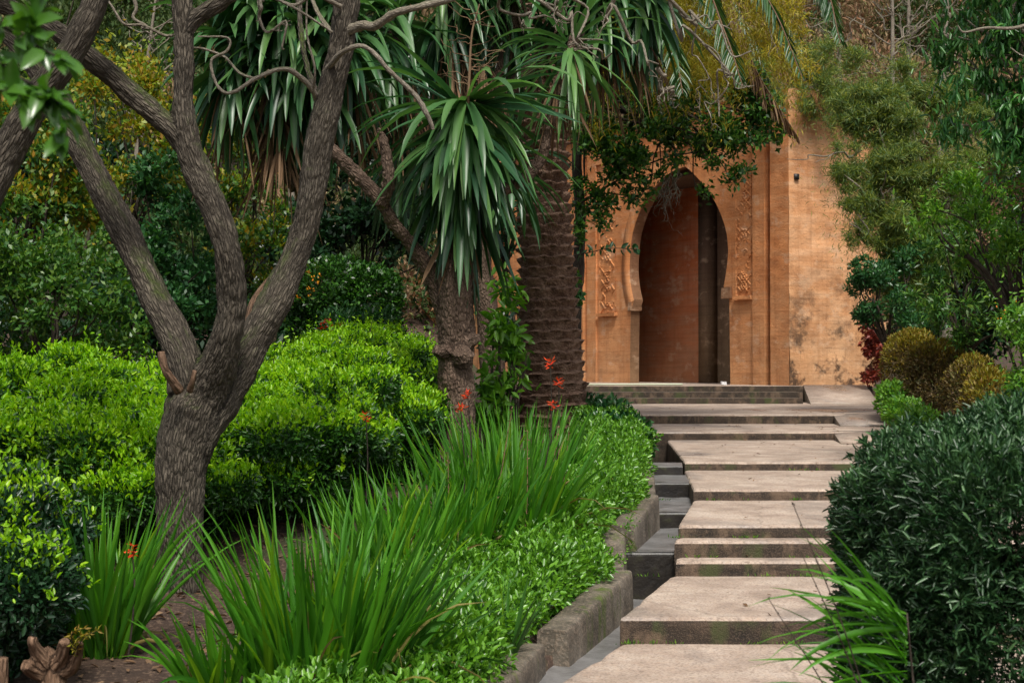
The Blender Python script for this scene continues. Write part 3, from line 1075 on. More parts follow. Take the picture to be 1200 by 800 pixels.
a.add([(XLFT, YF, zt), (XRGT, YF, zt), (XRGT, YF, HT), (XLFT, YF, HT)], [(0, 1, 2, 3)])
gobj(a, 'wall', M['wall'])
# reveal of the arch
TH = .27
a = Acc()
for A in (AL, AR):
    V, F = [], []
    for (x, z) in A:
        V += [(x, YF, z), (x, YF + TH, z)]
    for k in range(len(A) - 1):
        i = 2 * k
        F.append((i, i + 1, i + 3, i + 2))
    a.add(V, F)
gobj(a, 'arch_reveal', M['reveal'])
# imposts, rough blocks
def rough_box(a, x0, x1, y0, y1, z0, z1, seed, amp=.02, n=6):
    for ax in range(3):
        for s in (0, 1):
            u, v = np.meshgrid(np.linspace(0, 1, n), np.linspace(0, 1, n))
            g = [None] * 3
            lo, hi = (x0, y0, z0), (x1, y1, z1)
            o1, o2 = [k for k in range(3) if k != ax]
            g[ax] = np.full_like(u, hi[ax] if s else lo[ax])
            g[o1] = lo[o1] + u * (hi[o1] - lo[o1])
            g[o2] = lo[o2] + v * (hi[o2] - lo[o2])
            V = np.stack(g, -1).reshape(-1, 3)
            for k in range(3):
                V[:, k] += amp * fbm(V * 6 + seed + k * 5, seed + k, 2)
            i = np.arange(n - 1)[:, None] * n
            j = np.arange(n - 1)[None]
            a.add(V, np.stack([i + j, i + j + 1, i + n + j + 1, i + n + j], -1).reshape(-1, 4))
for (pxa, pxb, pya, pyb) in ((738, 747, 352, 364), (846, 856, 337, 349)):
    a = Acc()
    xa, z1 = WL(pxa, pya, YF)
    xb, z0 = WL(pxb, pyb, YF)
    if pxa < 800:
        xb = xa + .10
        xa -= .03
        zz = WL(742, 364, YF)[1]
        rough_box(a, xa, xb, YF - .04, YF + TH + .02, zz, zz + .22, 3, .03)
    else:
        rough_box(a, xb - .27, xb + .06, YF - .06, YF + TH + .02, z0, z0 + .24, 5, .025)
    gobj(a, 'impost', M['reveal'])
# raised archivolt: band following the arch
a = Acc()
def offs(A, k, dx):
    A = np.array(A)
    t = np.gradient(A, axis=0)
    n = unit(np.stack([t[:, 1], -t[:, 0]], -1))
    return A + n * k * dx
for A, s in ((AL[2:-10], -1),):
    A = A.copy()
    In = offs(A, s, .004)
    Ou = offs(A, s, .34)
    Y0, Y1 = YF, YF - .012
    V, F = [], []
    for p, q in zip(In, Ou):
        V += [(p[0], Y0, p[1]), (p[0], Y1, p[1]), (q[0], Y1, q[1]), (q[0], Y0, q[1])]
    for k in range(len(A) - 1):
        i = 4 * k
        F += [(i, i + 1, i + 5, i + 4), (i + 1, i + 2, i + 6, i + 5), (i + 2, i + 3, i + 7, i + 6)]
    a.add(V, F)
gobj(a, 'archivolt', M['wall'])
# carved strips at each side of the arch
def carved(px0, px1, py0, py1, seed):
    a = Acc()
    x0, x1 = WX(px0, YF), WX(px1, YF)
    z0 = WL((px0 + px1) / 2, py1, YF)[1]
    z1 = WL((px0 + px1) / 2, py0, YF)[1]
    nx, nz = 70, int(70 * (z1 - z0) / (x1 - x0))
    u, v = np.meshgrid(np.linspace(0, x1 - x0, nx), np.linspace(0, z1 - z0, nz))
    W = x1 - x0
    p = W * .78
    h = np.zeros_like(u)
    wob_ = .012 * W * vnoise(np.stack([u * 8, v * 8, 0 * u + seed], -1).reshape(-1, 3), seed).reshape(u.shape)
    for k_, (ox, oz) in enumerate(((.5, 0), (.5, .5))):
        dz = ((v + oz * p + p * .5) % p) - p * .5
        dd = np.abs(u - W * ox) / (W * .44) + np.abs(dz) / (p * .5) + wob_ / W
        h = np.maximum(h, 1 - np.abs(dd - .95) / .13)
        dr = np.sqrt((u - W * ox) ** 2 + dz ** 2) + wob_
        h = np.maximum(h, 1 - np.abs(dr - W * .15) / (.045 * W))
    h = np.maximum(h, (1 - np.minimum(u, W - u) / (.05 * W)) * .7)
    h = h.clip(0, 1) ** .5
    q = np.stack([u * 5, v * 5, 0 * u + seed], -1).reshape(-1, 3)
    er = fbm(q, seed, 3).reshape(u.shape)
    h = h * np.clip((er + .15) * 6, 0, 1) * .048 - .03 * np.maximum(0, -er) + .006 * fbm(q * 5, seed + 1, 2).reshape(u.shape)
    V = np.stack([x0 + u, YF + .02 - h, z0 + v], -1).reshape(-1, 3)
    i = np.arange(nz - 1)[:, None] * nx
    j = np.arange(nx - 1)[None]
    a.add(V, np.stack([i + j, i + j + 1, i + nx + j + 1, i + nx + j], -1).reshape(-1, 4))
    # broken ledge below
    rough_box(a, x0 - .03, x1 + .05, YF - .10, YF + .03, z0 - .10, z0 - .01, seed, .03)
    gobj(a, 'carved_panel', M['wall'])
carved(863, 882, 196, 346, 21)
carved(703, 722, 196, 366, 22)
# raised string band across the top joining the panels
a = Acc()
zb = WL(800, 172, YF)[1]
rough_box(a, WX(690, YF), WX(884, YF), YF - .05, YF + .02, zb, zb + .22, 9, .02, 20)
gobj(a, 'cornice', M['wall'])
# upright bands framing the arch
for (p0, p1, dy) in ((885, 899, .07), (690, 700, .05), (676, 686, .08)):
    a = Acc()
    x0, x1 = WX(p0, YF), WX(p1, YF)
    rough_box(a, x0, x1, YF - dy, YF + .02, -.3, HT - .05, int(p0), .012, 24)
    gobj(a, 'frame_band', M['wall'])
# corner pier + the long side face towards the right
TD = 2.5
def rag_top(u): return HT - .25 + .35 * vnoise(np.array([[u * 1.3, 4.4, 0]]), 5)[0]
a = Acc()
ny = 30
xg = WX(903, 0)
V, F = [], []
zs = np.linspace(-.3, HT, 40)
def grid_face(acc, p, eu, ev, nu, nv, amp, nrm, seed, top=None, right=None):
    u, v = np.meshgrid(np.linspace(0, 1, nu), np.linspace(0, 1, nv))
    V = p + u[..., None] * eu + v[..., None] * ev
    V = V.reshape(-1, 3)
    V = V + np.asarray(nrm) * (amp * fbm(V * 2.2 + seed, seed, 4))[:, None]
    if right is not None:
        uu = u.reshape(-1)
        V = V + np.asarray(unit(eu))[None] * (uu ** 8 * right * fbm(V * 3.1, seed + 3, 3))[:, None]
    i = np.arange(nv - 1)[:, None] * nu
    j = np.arange(nu - 1)[None]
    acc.add(V, np.stack([i + j, i + j + 1, i + nu + j + 1, i + nu + j], -1).reshape(-1, 4))
grid_face(a, np.array([xg, 0, -.3]), np.array([-xg, 0, 0]), np.array([0, 0, HT + .3]), 10, 80, .02, (0, 1, 0), 3)
a.add([(xg, 0, -.3), (xg, YF + .25, -.3), (xg, YF + .25, HT), (xg, 0, HT)], [(3, 2, 1, 0)])
gobj(a, 'corner_pier', M['wall'])
a = Acc()
a.add([(XRGT - .02, YF + .16, -.3), (xg + .03, YF + .16, -.3), (xg + .03, YF + .16, HT), (XRGT - .02, YF + .16, HT)], [(0, 1, 2, 3)])
a.add([(XRGT, YF, -.3), (XRGT, YF + .16, -.3), (XRGT, YF + .16, HT), (XRGT, YF, HT)], [(0, 1, 2, 3)])
gobj(a, 'groove', M['wall'])
a = Acc()
grid_face(a, np.array([0, 0, -.6]), np.array([0, TD, 0]), np.array([0, 0, HT + .6]), 50, 110, .04, (1, 0, 0), 5, right=.5)
grid_face(a, np.array([0, TD, -.6]), np.array([-1.5, .1, 0]), np.array([0, 0, HT + .6]), 20, 60, .12, (0, 1, 0), 6)
grid_face(a, np.array([0, 0, HT]), np.array([XLFT, 0, 0]), np.array([0, TD, 0]), 60, 16, .12, (0, 0, 1), 7)
gobj(a, 'side_wall', M['tower'])
# square put-log hole: flush black block painted as the shade inside it
a = Acc()
def side_px(px, py):
    r = ray(px, py)
    o = np.array([0, 0, EYE]) - CORN
    t = (0.03 - o.dot(EX)) / r.dot(EX)
    p = o + r * t
    return p.dot(EY), p[2]
hy, hz = side_px(934, 207)
mk = newmat('hole_shade_black')[0]
mk.node_tree.nodes['Principled BSDF'].inputs['Base Color'].default_value = (.012, .008, .006, 1)
a.box(-.1, .035, hy - .05, hy + .06, hz - .06, hz + .06)
gobj(a, 'putlog_hole', mk)
# chamber behind the arch
a = Acc()
xb0, xb1 = WX(700, 1.7), WX(820, 1.7)
YB = 1.7
zc_t = 4.9
a.add([(xb0, YB, -.3), (xb1, YB, -.3), (xb1, YB, zc_t), (xb0, YB, zc_t)], [(0, 1, 2, 3)])
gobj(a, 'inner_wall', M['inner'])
a = Acc()
xp1 = WX(830, 1.66)
a.box(xb1, xp1, YB - .04, YB + .3, -.3, zc_t)
xe = AR[0][0] + 1.3
a.add([(xp1, YB + .25, -.3), (xe, YB + .25, -.3), (xe, YB + .25, zc_t), (xp1, YB + .25, zc_t)], [(0, 1, 2, 3)])
a.add([(xe, YF + TH, -.3), (xe, YB + .3, -.3), (xe, YB + .3, zc_t), (xe, YF + TH, zc_t)], [(3, 2, 1, 0)])
a.add([(xb0, YF + TH, -.3), (xb0, YB + .3, -.3), (xb0, YB + .3, zc_t), (xb0, YF + TH, zc_t)], [(0, 1, 2, 3)])
a.add([(xb0, YF + .1, zc_t), (xe, YF + .1, zc_t), (xe, YB + .3, zc_t), (xb0, YB + .3, zc_t)], [(3, 2, 1, 0)])
gobj(a, 'inner_pilaster', M['inner_shaded'])
a = Acc()   # inner side of the front wall and the back of the block
strip_face(a, AL, xb0 - .1, YF + TH, True)
strip_face(a, AR, xe + .1, YF + TH, False)
a.add([(xb0 - .1, YF + TH, zt), (xe + .1, YF + TH, zt), (xe + .1, YF + TH, zc_t), (xb0 - .1, YF + TH, zc_t)], [(3, 2, 1, 0)])
a.add([(XLFT, TD, -.3), (-1.4, TD, -.3), (-1.4, TD, HT), (XLFT, TD, HT)], [(3, 2, 1, 0)])
gobj(a, 'back_wall', M['inner_shaded'])
# boundary wall running on to the left behind the garden
bw = Acc()
grid_face(bw, np.array([XLFT + .02, YF + .1, -1]), np.array([-22, 0, 0]), np.array([0, 0, 4.4]), 60, 20, .08, (0, 1, 0), 14)
grid_face(bw, np.array([XLFT + .02, YF + .1, 3.4]), np.array([-22, 0, 0]), np.array([0, .8, 0]), 60, 3, .04, (0, 0, 1), 15)
me = bw.mesh('boundary_wall', M['wall'])
o = bpy.data.objects.new('boundary_wall', me)
COL.objects.link(o)
o.location = Vector(CORN)
o.rotation_euler = (0, 0, ANG)
tag(o, 'low orange earth wall glimpsed behind the round dark hedge', 'wall')

# ================================================================== vegetation
def L(px, py, d, rx, ry, ryd=None):
    """lump from pixel centre and pixel radii"""
    c = P(px, py, d)
    a, b_ = px_m(rx, d), px_m(ry, d)
    return c, (a, (ryd if ryd is not None else a * .8), b_)
def auto(lumps, size, width, cov=1.6, depth=1):
    out = []
    for lp in lumps:
        c, r = lp[0], lp[1]
        p = 1.6
        A = 4 * math.pi * (((r[0] * r[1]) ** p + (r[0] * r[2]) ** p + (r[1] * r[2]) ** p) / 3) ** (1 / p)
        n = int(cov * A / (size * size * width * .6))
        out.append((c, r, n) + tuple(lp[2:]))
    return out
def crown(lumps, nl=14, lr=.35, flat=.8, inner=.35):
    out = []
    for lp in lumps:
        c, r = lp[0], lp[1]
        s = lr * min(r)
        for q in clumpy(c, np.asarray(r) * .85, nl, s, 1, flat=flat, inner=inner):
            out.append((q[0], q[1]))
    return out
def plant(name, label, cat, base, lumps, mat, size, width, tmpl=LEAF4, cov=1.6, group=None, stem=None, stem_r=.03, ntw=8, part='foliage', mat_top=None, **kw):
    t = thing(name, label, cat, base, group)
    a = Acc()
    mats = [mat] if mat_top is None else [mat, mat_top]
    foliage(a, auto(lumps, size, width, cov), size, width, tmpl, 0, mat_top=None if mat_top is None else 1, **kw)
    a.obj(part, mats, t)
    if stem is not None:
        s = Acc()
        cs = [lp[0] for lp in lumps]
        sel = [cs[i] for i in rng.permutation(len(cs))[:ntw]]
        mean = np.mean(cs, axis=0)
        root = np.asarray(base, dtype=np.float64)
        if mean[2] - root[2] > 1.3:
            hub = root + (mean - root) * .55 + np.array([0, 0, -.1])
            tube(s, [root - np.array([0, 0, .1]), root + (hub - root) * .5 + rng.normal(0, .06, 3), hub], [stem_r * 1.3, stem_r * 1.1, stem_r * .8], 8, 14, wob=.1, cap=False)
            root = hub
            stem_r = stem_r * .6
        twigs(s, root, sel, stem_r, .006)
        s.obj('stem', stem, t, smooth=True, bark=True)
    return t

# ------------------------------------------------------------------ forked tree in front
tb = P(213, 712, 8.8)
tb[2] = bed(tb[0], tb[1])
tree = thing('forked_tree', 'grey rough-barked tree forking into three limbs above the left hedge', 'tree', tb)
D = 8.8
def rp(*r): return [px_m(x, D) for x in r]
remesh_tube_object('trunk', [
    (pp([(214, 735), (213, 700), (210, 640), (211, 570), (216, 520), (226, 478), (236, 455)], D), rp(31, 28, 27, 29, 32, 33, 24)),
    (pp([(226, 500), (222, 462), (214, 415), (184, 352, 8.9), (152, 285, 9), (122, 225, 9.1), (92, 165, 9.2), (64, 112, 9.3), (30, 62, 9.4), (-20, 20, 9.5), (-90, -20, 9.6)], D), rp(24, 25, 22, 20, 18.5, 18, 17, 16, 14, 12, 9)),
    (pp([(222, 520), (244, 455), (264, 398, 8.65), (272, 350, 8.6), (264, 285, 8.5), (243, 228, 8.5), (224, 182, 8.5), (215, 130, 8.5), (215, 60, 8.5), (212, -20, 8.5), (204, -120, 8.5), (190, -260, 8.5)], D), rp(26, 27, 20, 18, 16.5, 16, 15, 13, 13, 12.5, 11, 8)),
    (pp([(228, 190, 8.5), (205, 155, 8.5), (180, 132, 8.5), (140, 98, 8.45), (98, 62, 8.4), (55, 30, 8.4), (10, 8, 8.3), (-60, -20, 8.2)], D), rp(12, 13, 13, 13, 13, 12, 11, 9)),
    (pp([(216, 42, 8.5), (228, 24, 8.5), (250, 8, 8.5), (280, -14, 8.5), (320, -60, 8.4)], D), rp(10, 10.5, 10, 9, 7)),
    (pp([(222, 560), (234, 510, 8.82), (256, 470, 8.9), (284, 425, 9.0), (322, 352, 9.1), (352, 285, 9.2), (365, 228, 9.2), (374, 165, 9.2), (388, 105, 9.2), (400, 50, 9.2), (410, -20, 9.2), (425, -120, 9.2), (450, -260, 9.2)], D), rp(16, 24, 26, 22, 20, 18, 17, 18, 18, 17, 16, 13, 9)),
    (pp([(372, 120, 9.2), (356, 62, 9.5), (350, 0, 9.8), (340, -80, 10)], D), rp(6, 5, 5, 4)),
], .011, M['bark'], tree, .011, 34, 8)
a = Acc()
tube(a, pp([(296, 385, 9.25), (303, 358, 9.3), (315, 338, 9.32), (322, 326, 9.33)]), rp(13, 12, 11, 7), 12, 20, wob=.12, seed=4)
a.obj('broken_limb', M['bark_stump'], tree, smooth=True, bark=True)
a = Acc()
tube(a, pp([(210, 458, 8.55), (203, 448, 8.5), (194, 434, 8.45), (190, 420, 8.43), (189, 412, 8.43)]), rp(6, 5, 4.5, 4.5, 4), 9, 18, wob=.2, seed=6)
tube(a, pp([(222, 458, 8.5), (226, 445, 8.45), (228, 434, 8.43)]), rp(4, 3, 2.5), 7, 10, wob=.2, seed=7)
a.obj('stub', M['bark_stump'], tree, smooth=True, bark=True)
def twisty(a, p0, p1, r0, r1, amp=.06, steps=9, kids=2, seed=0, dep=0):
    """crooked bare branch"""
    p0, p1 = np.asarray(p0), np.asarray(p1)
    n = steps
    Ln = np.linalg.norm(p1 - p0)
    off = rng.normal(0, amp * Ln, (n + 1, 3))
    off[0] = 0
    off[-1] *= .3
    off[:, 2] -= amp * Ln * .6 * np.sin(np.linspace(0, math.pi, n + 1))
    pts = p0 + (p1 - p0) * np.linspace(0, 1, n + 1)[:, None] + off
    rr = np.linspace(r0, r1, n + 1)
    C, _ = tube(a, pts, rr, 6 if r0 > .012 else 4, n * 4, wob=.12, cap=False, seed=seed)
    if kids and dep < 3:
        for k in range(kids):
            i = int(rng.uniform(.25, .95) * (len(C) - 1))
            dr = unit(unit((p1 - p0)[None])[0] + rng.normal(0, .8, 3))
            q = C[i] + dr * Ln * rng.uniform(.22, .45)
            twisty(a, C[i], q, rr[min(n, i * n // len(C))] * .6, r1 * .7, amp * 1.3, max(4, steps - 3), kids, seed + k + 3, dep + 1)
a = Acc()
# the named thin branches
for pts, r in (
    ([(372, 118, 9.2), (366, 105, 9.1), (352, 87, 9.0), (330, 79, 8.9), (300, 93, 8.9), (277, 107, 8.9), (262, 108, 8.9), (257, 92, 8.9), (249, 72, 8.9), (266, 54, 8.9), (268, 45, 8.9), (232, 43, 8.9)], rp(7, 5, 4.5, 4, 3.6, 3.2, 3, 2.6, 2.5, 2.3, 2, 1.5)),
    ([(300, 93, 8.9), (282, 84, 8.95), (262, 68, 9), (238, 58, 9), (226, 56, 9)], rp(2.5, 2.4, 2.3, 2, 1.6)),
    ([(400, 40, 9.2), (422, 28, 9.1), (440, 26, 9), (462, 14, 8.9), (496, 3, 8.8), (540, -6, 8.8), (600, -30, 8.8), (700, -60, 8.8), (800, -60, 8.9)], rp(10, 9, 8, 7, 6.5, 6, 6, 5.5, 5)),
    ([(382, 84, 9.2), (400, 62, 9), (422, 56, 8.9), (441, 64, 8.9), (460, 82, 8.9), (482, 109, 8.9), (500, 135, 8.9), (508, 152, 8.9)], rp(6, 5, 4, 4, 4.2, 4.5, 5, 3)),
    ([(400, 8, 9.1), (370, -4, 9), (345, 4, 9), (320, 0, 8.9), (345, 12, 8.9), (390, 38, 9)], rp(4, 3.5, 3, 2.6, 2.4, 2)),
    ([(118, -10, 8.6), (128, 8, 8.6), (148, 24, 8.6), (172, 28, 8.6), (190, 38, 8.6), (203, 42, 8.6)], rp(2, 2, 2.2, 2.5, 2.5, 2.5)),
    ([(398, 50, 9.2), (376, 20, 9.3), (362, -10, 9.4)], rp(5, 4, 3)),
    ([(367, 108, 9.1), (369, 80, 9), (362, 40, 9), (360, -10, 9)], rp(2.2, 2, 1.8, 1.6)),
):
    q_ = np.array(pp(pts))
    q_[1:-1] += rng.normal(0, .012, (len(q_) - 2, 3))
    tube(a, q_, [x * .68 for x in r], 8, len(pts) * 9, wob=.32, cap=False, seed=int(rng.integers(50)))
for (x0, y0, x1, y1) in ((560, -20, 640, 22), (610, -35, 720, 60), (690, -50, 770, 80), (720, -60, 880, 60), (780, -60, 845, 130), (640, -40, 700, 45), (300, -30, 330, 55), (150, -20, 175, 35), (770, 80, 790, 120)):
    twisty(a, P(x0, y0, 8.8), P(x1, y1, 8.8 + rng.uniform(-.4, .4)), .016, .005, .07, 9, 2)
a.obj('branch', M['bark_pale'], tree, smooth=True, bark=True)
# crown, all above the picture
a = Acc()
lm = []
for k in range(15):
    lm.append(L(rng.uniform(-350, 640), rng.uniform(-560, -130), 8.8 + rng.uniform(-2.2, 1.6), rng.uniform(55, 95), rng.uniform(40, 65)))
foliage(a, auto(lm, .085, .45, .55), .085, .45, LEAF4, depth=.3)
a.obj('crown', M['oak'], tree)

# leaning trunk at the far left
lt0 = P(-60, 330, 8.2)
lt = thing('leaning_tree', 'second grey trunk leaning in from the left edge of the picture', 'tree', (lt0[0] - .9, 8.2, bed(lt0[0] - .9, 8.2)))
remesh_tube_object('trunk', [
    ([np.array([lt0[0] - .9, 8.2, bed(lt0[0] - .9, 8.2) - .1]), P(-130, 480, 8.2), P(-50, 300, 8.2), P(5, 190, 8.2), P(38, 125, 8.15), P(72, 78, 8.1), P(100, 30, 8.1), P(122, -30, 8.1), P(150, -150, 8)], [px_m(x, 8.2) for x in (26, 24, 21, 19, 18, 18, 17, 15, 10)]),
], .015, M['bark'], lt, .009)
a = Acc()
lm = [L(rng.uniform(-500, 100), rng.uniform(-560, -160), 8.2 + rng.uniform(-2, 1.5), rng.uniform(60, 95), rng.uniform(40, 65)) for k in range(5)]
foliage(a, auto(lm, .085, .45, .5), .085, .45, LEAF4, depth=.3)
a.obj('crown', M['oak'], lt)

# glossy leaf spray close to the camera, hanging from a twig that comes in from the left
sp = thing('leaf_spray', 'glossy green leafy twig hanging close in front at the upper left corner', 'twig', P(-30, 40, 2.7))
a = Acc()
tw = [pp([(-80, 20, 2.7), (-20, 60, 2.7), (30, 95, 2.65), (70, 122, 2.6)]), pp([(-60, 0, 2.8), (0, 30, 2.7), (45, 55, 2.65), (78, 72, 2.6)]), pp([(-40, 90, 2.6), (10, 108, 2.6), (44, 118, 2.6)]), pp([(30, 95, 2.65), (55, 108, 2.6), (66, 130, 2.6), (75, 160, 2.6)]), pp([(20, 45, 2.7), (35, 35, 2.65), (40, 15, 2.65)])]
po, di = [], []
for q in tw:
    C, _ = tube(a, q, [.0035, .0015], 5, 16, cap=False)
    for k in range(3, 16):
        for s in range(2):
            po.append(C[k])
            di.append(unit((C[k] - C[k - 1])[None])[0] * 1.0 + rng.normal(0, .65, 3) + np.array([0, 0, -.1]))
a.obj('twig', M['bark_dark'], sp, smooth=True, bark=True)
a = Acc()
leaves(a, np.array(po), np.array(di), rdir(len(po)) * .6 + np.array([0, -.4, .7]), .052, .5, LEAF7, var=.4)
a.obj('leaf', M['bigleaf'], sp, smooth=True)['kind'] = 'stuff'

# ------------------------------------------------------------------ yucca rosettes
def rosette(acc, head, n, Lf, wd, e0=-75, e1=80, mat=0, stem=None, az0=None, spread=180, bend=1.5, K=6):
    t = rng.random(n)
    if stem is None:
        base = np.repeat(np.asarray(head)[None], n, 0)
    else:
        base = np.asarray(head)[None] + t[:, None] * (np.asarray(stem) - np.asarray(head))[None]
    el_ = R(e1) + (R(e0) - R(e1)) * (t if stem is not None else rng.random(n)) ** .9 + rng.normal(0, .18, n)
    az_ = rng.uniform(-math.pi, math.pi, n) if az0 is None else R(az0) + rng.uniform(-R(spread), R(spread), n)
    base = base + np.stack([np.cos(az_), np.sin(az_), 0 * az_], -1) * .05
    blades(acc, base, az_, el_.clip(-1.45, 1.45), Lf * rng.uniform(.75, 1.15, n), wd * rng.uniform(.75, 1.15, n), bend * rng.uniform(.5, 1.4, n), K, mat, fold=.22)
def skirt(acc, top, bot, n, Lf, wd, r=.12, mat=0):
    t = rng.random(n)
    base = np.asarray(top)[None] + t[:, None] * (np.asarray(bot) - np.asarray(top))[None]
    az_ = rng.uniform(-math.pi, math.pi, n)
    base = base + np.stack([np.cos(az_), np.sin(az_), 0 * az_], -1) * r * rng.uniform(.3, 1.1, n)[:, None]
    blades(acc, base, az_, rng.normal(-1.25, .2, n).clip(-1.5, -.6), Lf * rng.uniform(.5, 1.2, n), wd * rng.uniform(.4, 1.1, n), np.full(n, .5), 4, mat, fold=.4, twist=1.0)

DY = 12.6
yb = P(531, 545, DY)
yb[2] = bed(yb[0], yb[1])
yt = thing('yucca_tree', 'yucca with a knobbly trunk and a drooping crown of sword leaves before the palm', 'yucca', yb, 'yucca trees')
ry = lambda *r: [px_m(x, DY) for x in r]
remesh_tube_object('trunk', [
    (pp([(532, 565), (532, 530), (535, 470), (534, 425), (536, 395), (533, 345), (535, 300), (541, 240), (546, 170), (547, 120)], DY), ry(32, 27, 22, 21, 23, 24, 22, 17, 13, 10)),
    (pp([(525, 360), (508, 325), (484, 290, 12.5), (462, 262, 12.4), (443, 232, 12.3), (420, 206, 12.3), (398, 184, 12.3), (384, 168, 12.3)], DY), ry(17, 13, 10, 9, 10, 9, 8, 7)),
    (pp([(448, 240, 12.3), (456, 214, 12.2), (453, 185, 12.2), (448, 162, 12.2), (443, 150, 12.2)], DY), ry(10, 8, 8, 7, 4)),
    (pp([(541, 262), (556, 240), (580, 226, 12.7), (610, 212, 12.8), (633, 188, 12.9), (642, 150, 12.9), (655, 100, 13), (668, 68, 13), (680, 30, 13)], DY), ry(10, 9, 8, 8, 8, 8, 9, 10, 8)),
    (pp([(519, 408, 12.45), (512, 418, 12.42)], DY), ry(12, 8)),
    (pp([(545, 420, 12.45), (540, 410, 12.4)], DY), ry(14, 10)),
    (pp([(552, 395, 12.5), (558, 404, 12.5)], DY), ry(12, 8)),
], .014, M['bark_y'], yt, .014, 22, 18)
a = Acc()
rosette(a, P(545, 118, DY), 120, 1.0, .085, -88, -5, 0, stem=P(541, 250, DY), bend=1.0)
rosette(a, P(546, 118, DY - .08), 46, 1.12, .09, -80, 30, 1, az0=-92, spread=75, bend=1.9)
rosette(a, P(545, 150, DY - .1), 46, 1.05, .088, -88, -20, 0, az0=-90, spread=80, bend=.9)
rosette(a, P(548, 125, DY), 22, 1.0, .075, -20, 40, 0, az0=0, spread=60, bend=.8)
rosette(a, P(542, 125, DY), 16, 1.0, .07, -20, 40, 0, az0=180, spread=60, bend=.9)
a.obj('leaf_crown', [M['yucca'], M['yucca_lt']], yt, smooth=True)
a = Acc()
rosette(a, P(668, 40, 13), 60, .85, .055, -80, 75, 0, stem=P(670, 80, 13), bend=1.6)
a.obj('leaf_crown', [M['yucca_lt']], yt, smooth=True)
a = Acc()
skirt(a, P(541, 250, DY), P(535, 300, DY), 40, .45, .05)
skirt(a, P(668, 70, 13), P(650, 120, 13), 34, .6, .03, .1)
a.obj('dead_leaf_skirt', M['dead'], yt)
a = Acc()   # dry flower stalk standing from the crown
tube(a, pp([(548, 130, 12.4), (550, 90, 12.4), (553, 40, 12.4), (562, 5, 12.4)]), [.014, .012, .009, .005], 6, 16, cap=False)
for k in range(26):
    y0 = rng.uniform(5, 110)
    sx = 1 if rng.random() > .5 else -1
    twisty(a, P(551, y0, 12.4), P(551 + sx * rng.uniform(15, 42), y0 - rng.uniform(-6, 26), 12.4 + rng.uniform(-.3, .3)), .005, .002, .05, 5, 1, dep=2)
a.obj('flower_stalk', M['dead'], yt)

DL = 14.2
lb_ = G(298, DL)
y2 = thing('yucca_tree', 'tall yucca with bunches of green and brown hanging leaves behind the forked tree', 'yucca', lb_, 'yucca trees')
a = Acc()
for pts, r in (([(300, 470), (312, 380), (347, 300), (366, 210), (372, 130), (350, 70), (330, 20)], (16, 14, 13, 12, 11, 10, 8)),
               ([(355, 240), (385, 180), (400, 120), (404, 60), (402, 10)], (10, 10, 9, 9, 7)),
               ([(350, 220), (310, 160), (285, 100), (268, 50)], (10, 9, 8, 7))):
    q = pp(pts, DL)
    if pts[0][1] == 470 and pts[0][0] == 300:
        q[0] = np.array([lb_[0], lb_[1], lb_[2] - .1])
    tube(a, q, [px_m(x, DL) for x in r], 12, 40, wob=.2, seed=11)
a.obj('trunk', M['bark_y'], y2, smooth=True, bark=True)
for i, (px_, py_, sy, n, lf) in enumerate(((335, 15, 70, 100, .95), (268, 40, 60, 75, .85), (400, 8, 60, 80, .95), (300, -20, 40, 60, .9), (372, 60, 60, 60, .85))):
    a = Acc()
    rosette(a, P(px_, py_, DL - .2), n, lf, .085, -85, 70, 0, stem=P(px_ + 3, py_ + sy, DL - .2), bend=1.5)
    rosette(a, P(px_, py_, DL - .25), n // 3, lf, .088, -60, 60, 1, az0=-90, spread=90, bend=2)
    a.obj('leaf_crown', [M['yucca'], M['yucca_lt']], y2, smooth=True)
for (px_, py_, sy, n) in ((322, 70, 120, 110), (270, 80, 70, 40), (404, 60, 100, 60)):
    a = Acc()
    skirt(a, P(px_, py_, DL - .1), P(px_ + 8, py_ + sy, DL - .1), n, .75, .045, .16)
    a.obj('dead_leaf_skirt', M['dead'], y2)

DM = 15.0
mb = G(585, DM)
y3 = thing('yucca_tree', 'many-headed yucca spreading its leaves across the top in front of the palm', 'yucca', mb, 'yucca trees')
a = Acc()
for pts, r in (([(585, 500), (575, 400), (560, 280), (545, 160), (530, 60), (520, -10)], (16, 14, 12, 12, 10, 8)),
               ([(556, 250), (510, 180), (482, 120), (468, 60), (455, 20)], (11, 10, 9, 8, 7)),
               ([(550, 190), (580, 110), (600, 40), (610, -20)], (10, 9, 8, 7)),
               ([(575, 130), (640, 60), (700, 10), (730, -20)], (9, 8, 8, 7)),
               ([(500, 170), (480, 160), (462, 150)], (8, 7, 6))):
    q = pp(pts, DM)
    if pts[0][1] == 500:
        q[0] = np.array([mb[0], mb[1], mb[2] - .1])
    tube(a, q, [px_m(x, DM) for x in r], 12, 40, wob=.2, seed=12)
a.obj('trunk', M['bark_y'], y3, smooth=True, bark=True)
for i, (px_, py_, sy, n, lf) in enumerate(((455, 10, 70, 70, .9), (520, -25, 60, 80, .95), (600, -25, 70, 90, .95), (705, -8, 50, 80, .85), (660, -35, 50, 70, .9), (468, 150, 50, 75, .8), (755, -20, 40, 60, .8), (600, 165, 60, 50, .8), (560, -30, 40, 60, .9))):
    a = Acc()
    dd = DM - .4 + .3 * (i % 3)
    rosette(a, P(px_, py_, dd), n, lf, .078, -85, 65, 0, stem=P(px_ + 3, py_ + sy, dd), bend=1.5)
    if i not in (5, 7):
        rosette(a, P(px_, py_, dd - .05), n // 3, lf, .08, -60, 40, 1, az0=-90, spread=90, bend=2)
    a.obj('leaf_crown', [M['yucca'], M['yucca_lt']], y3, smooth=True)
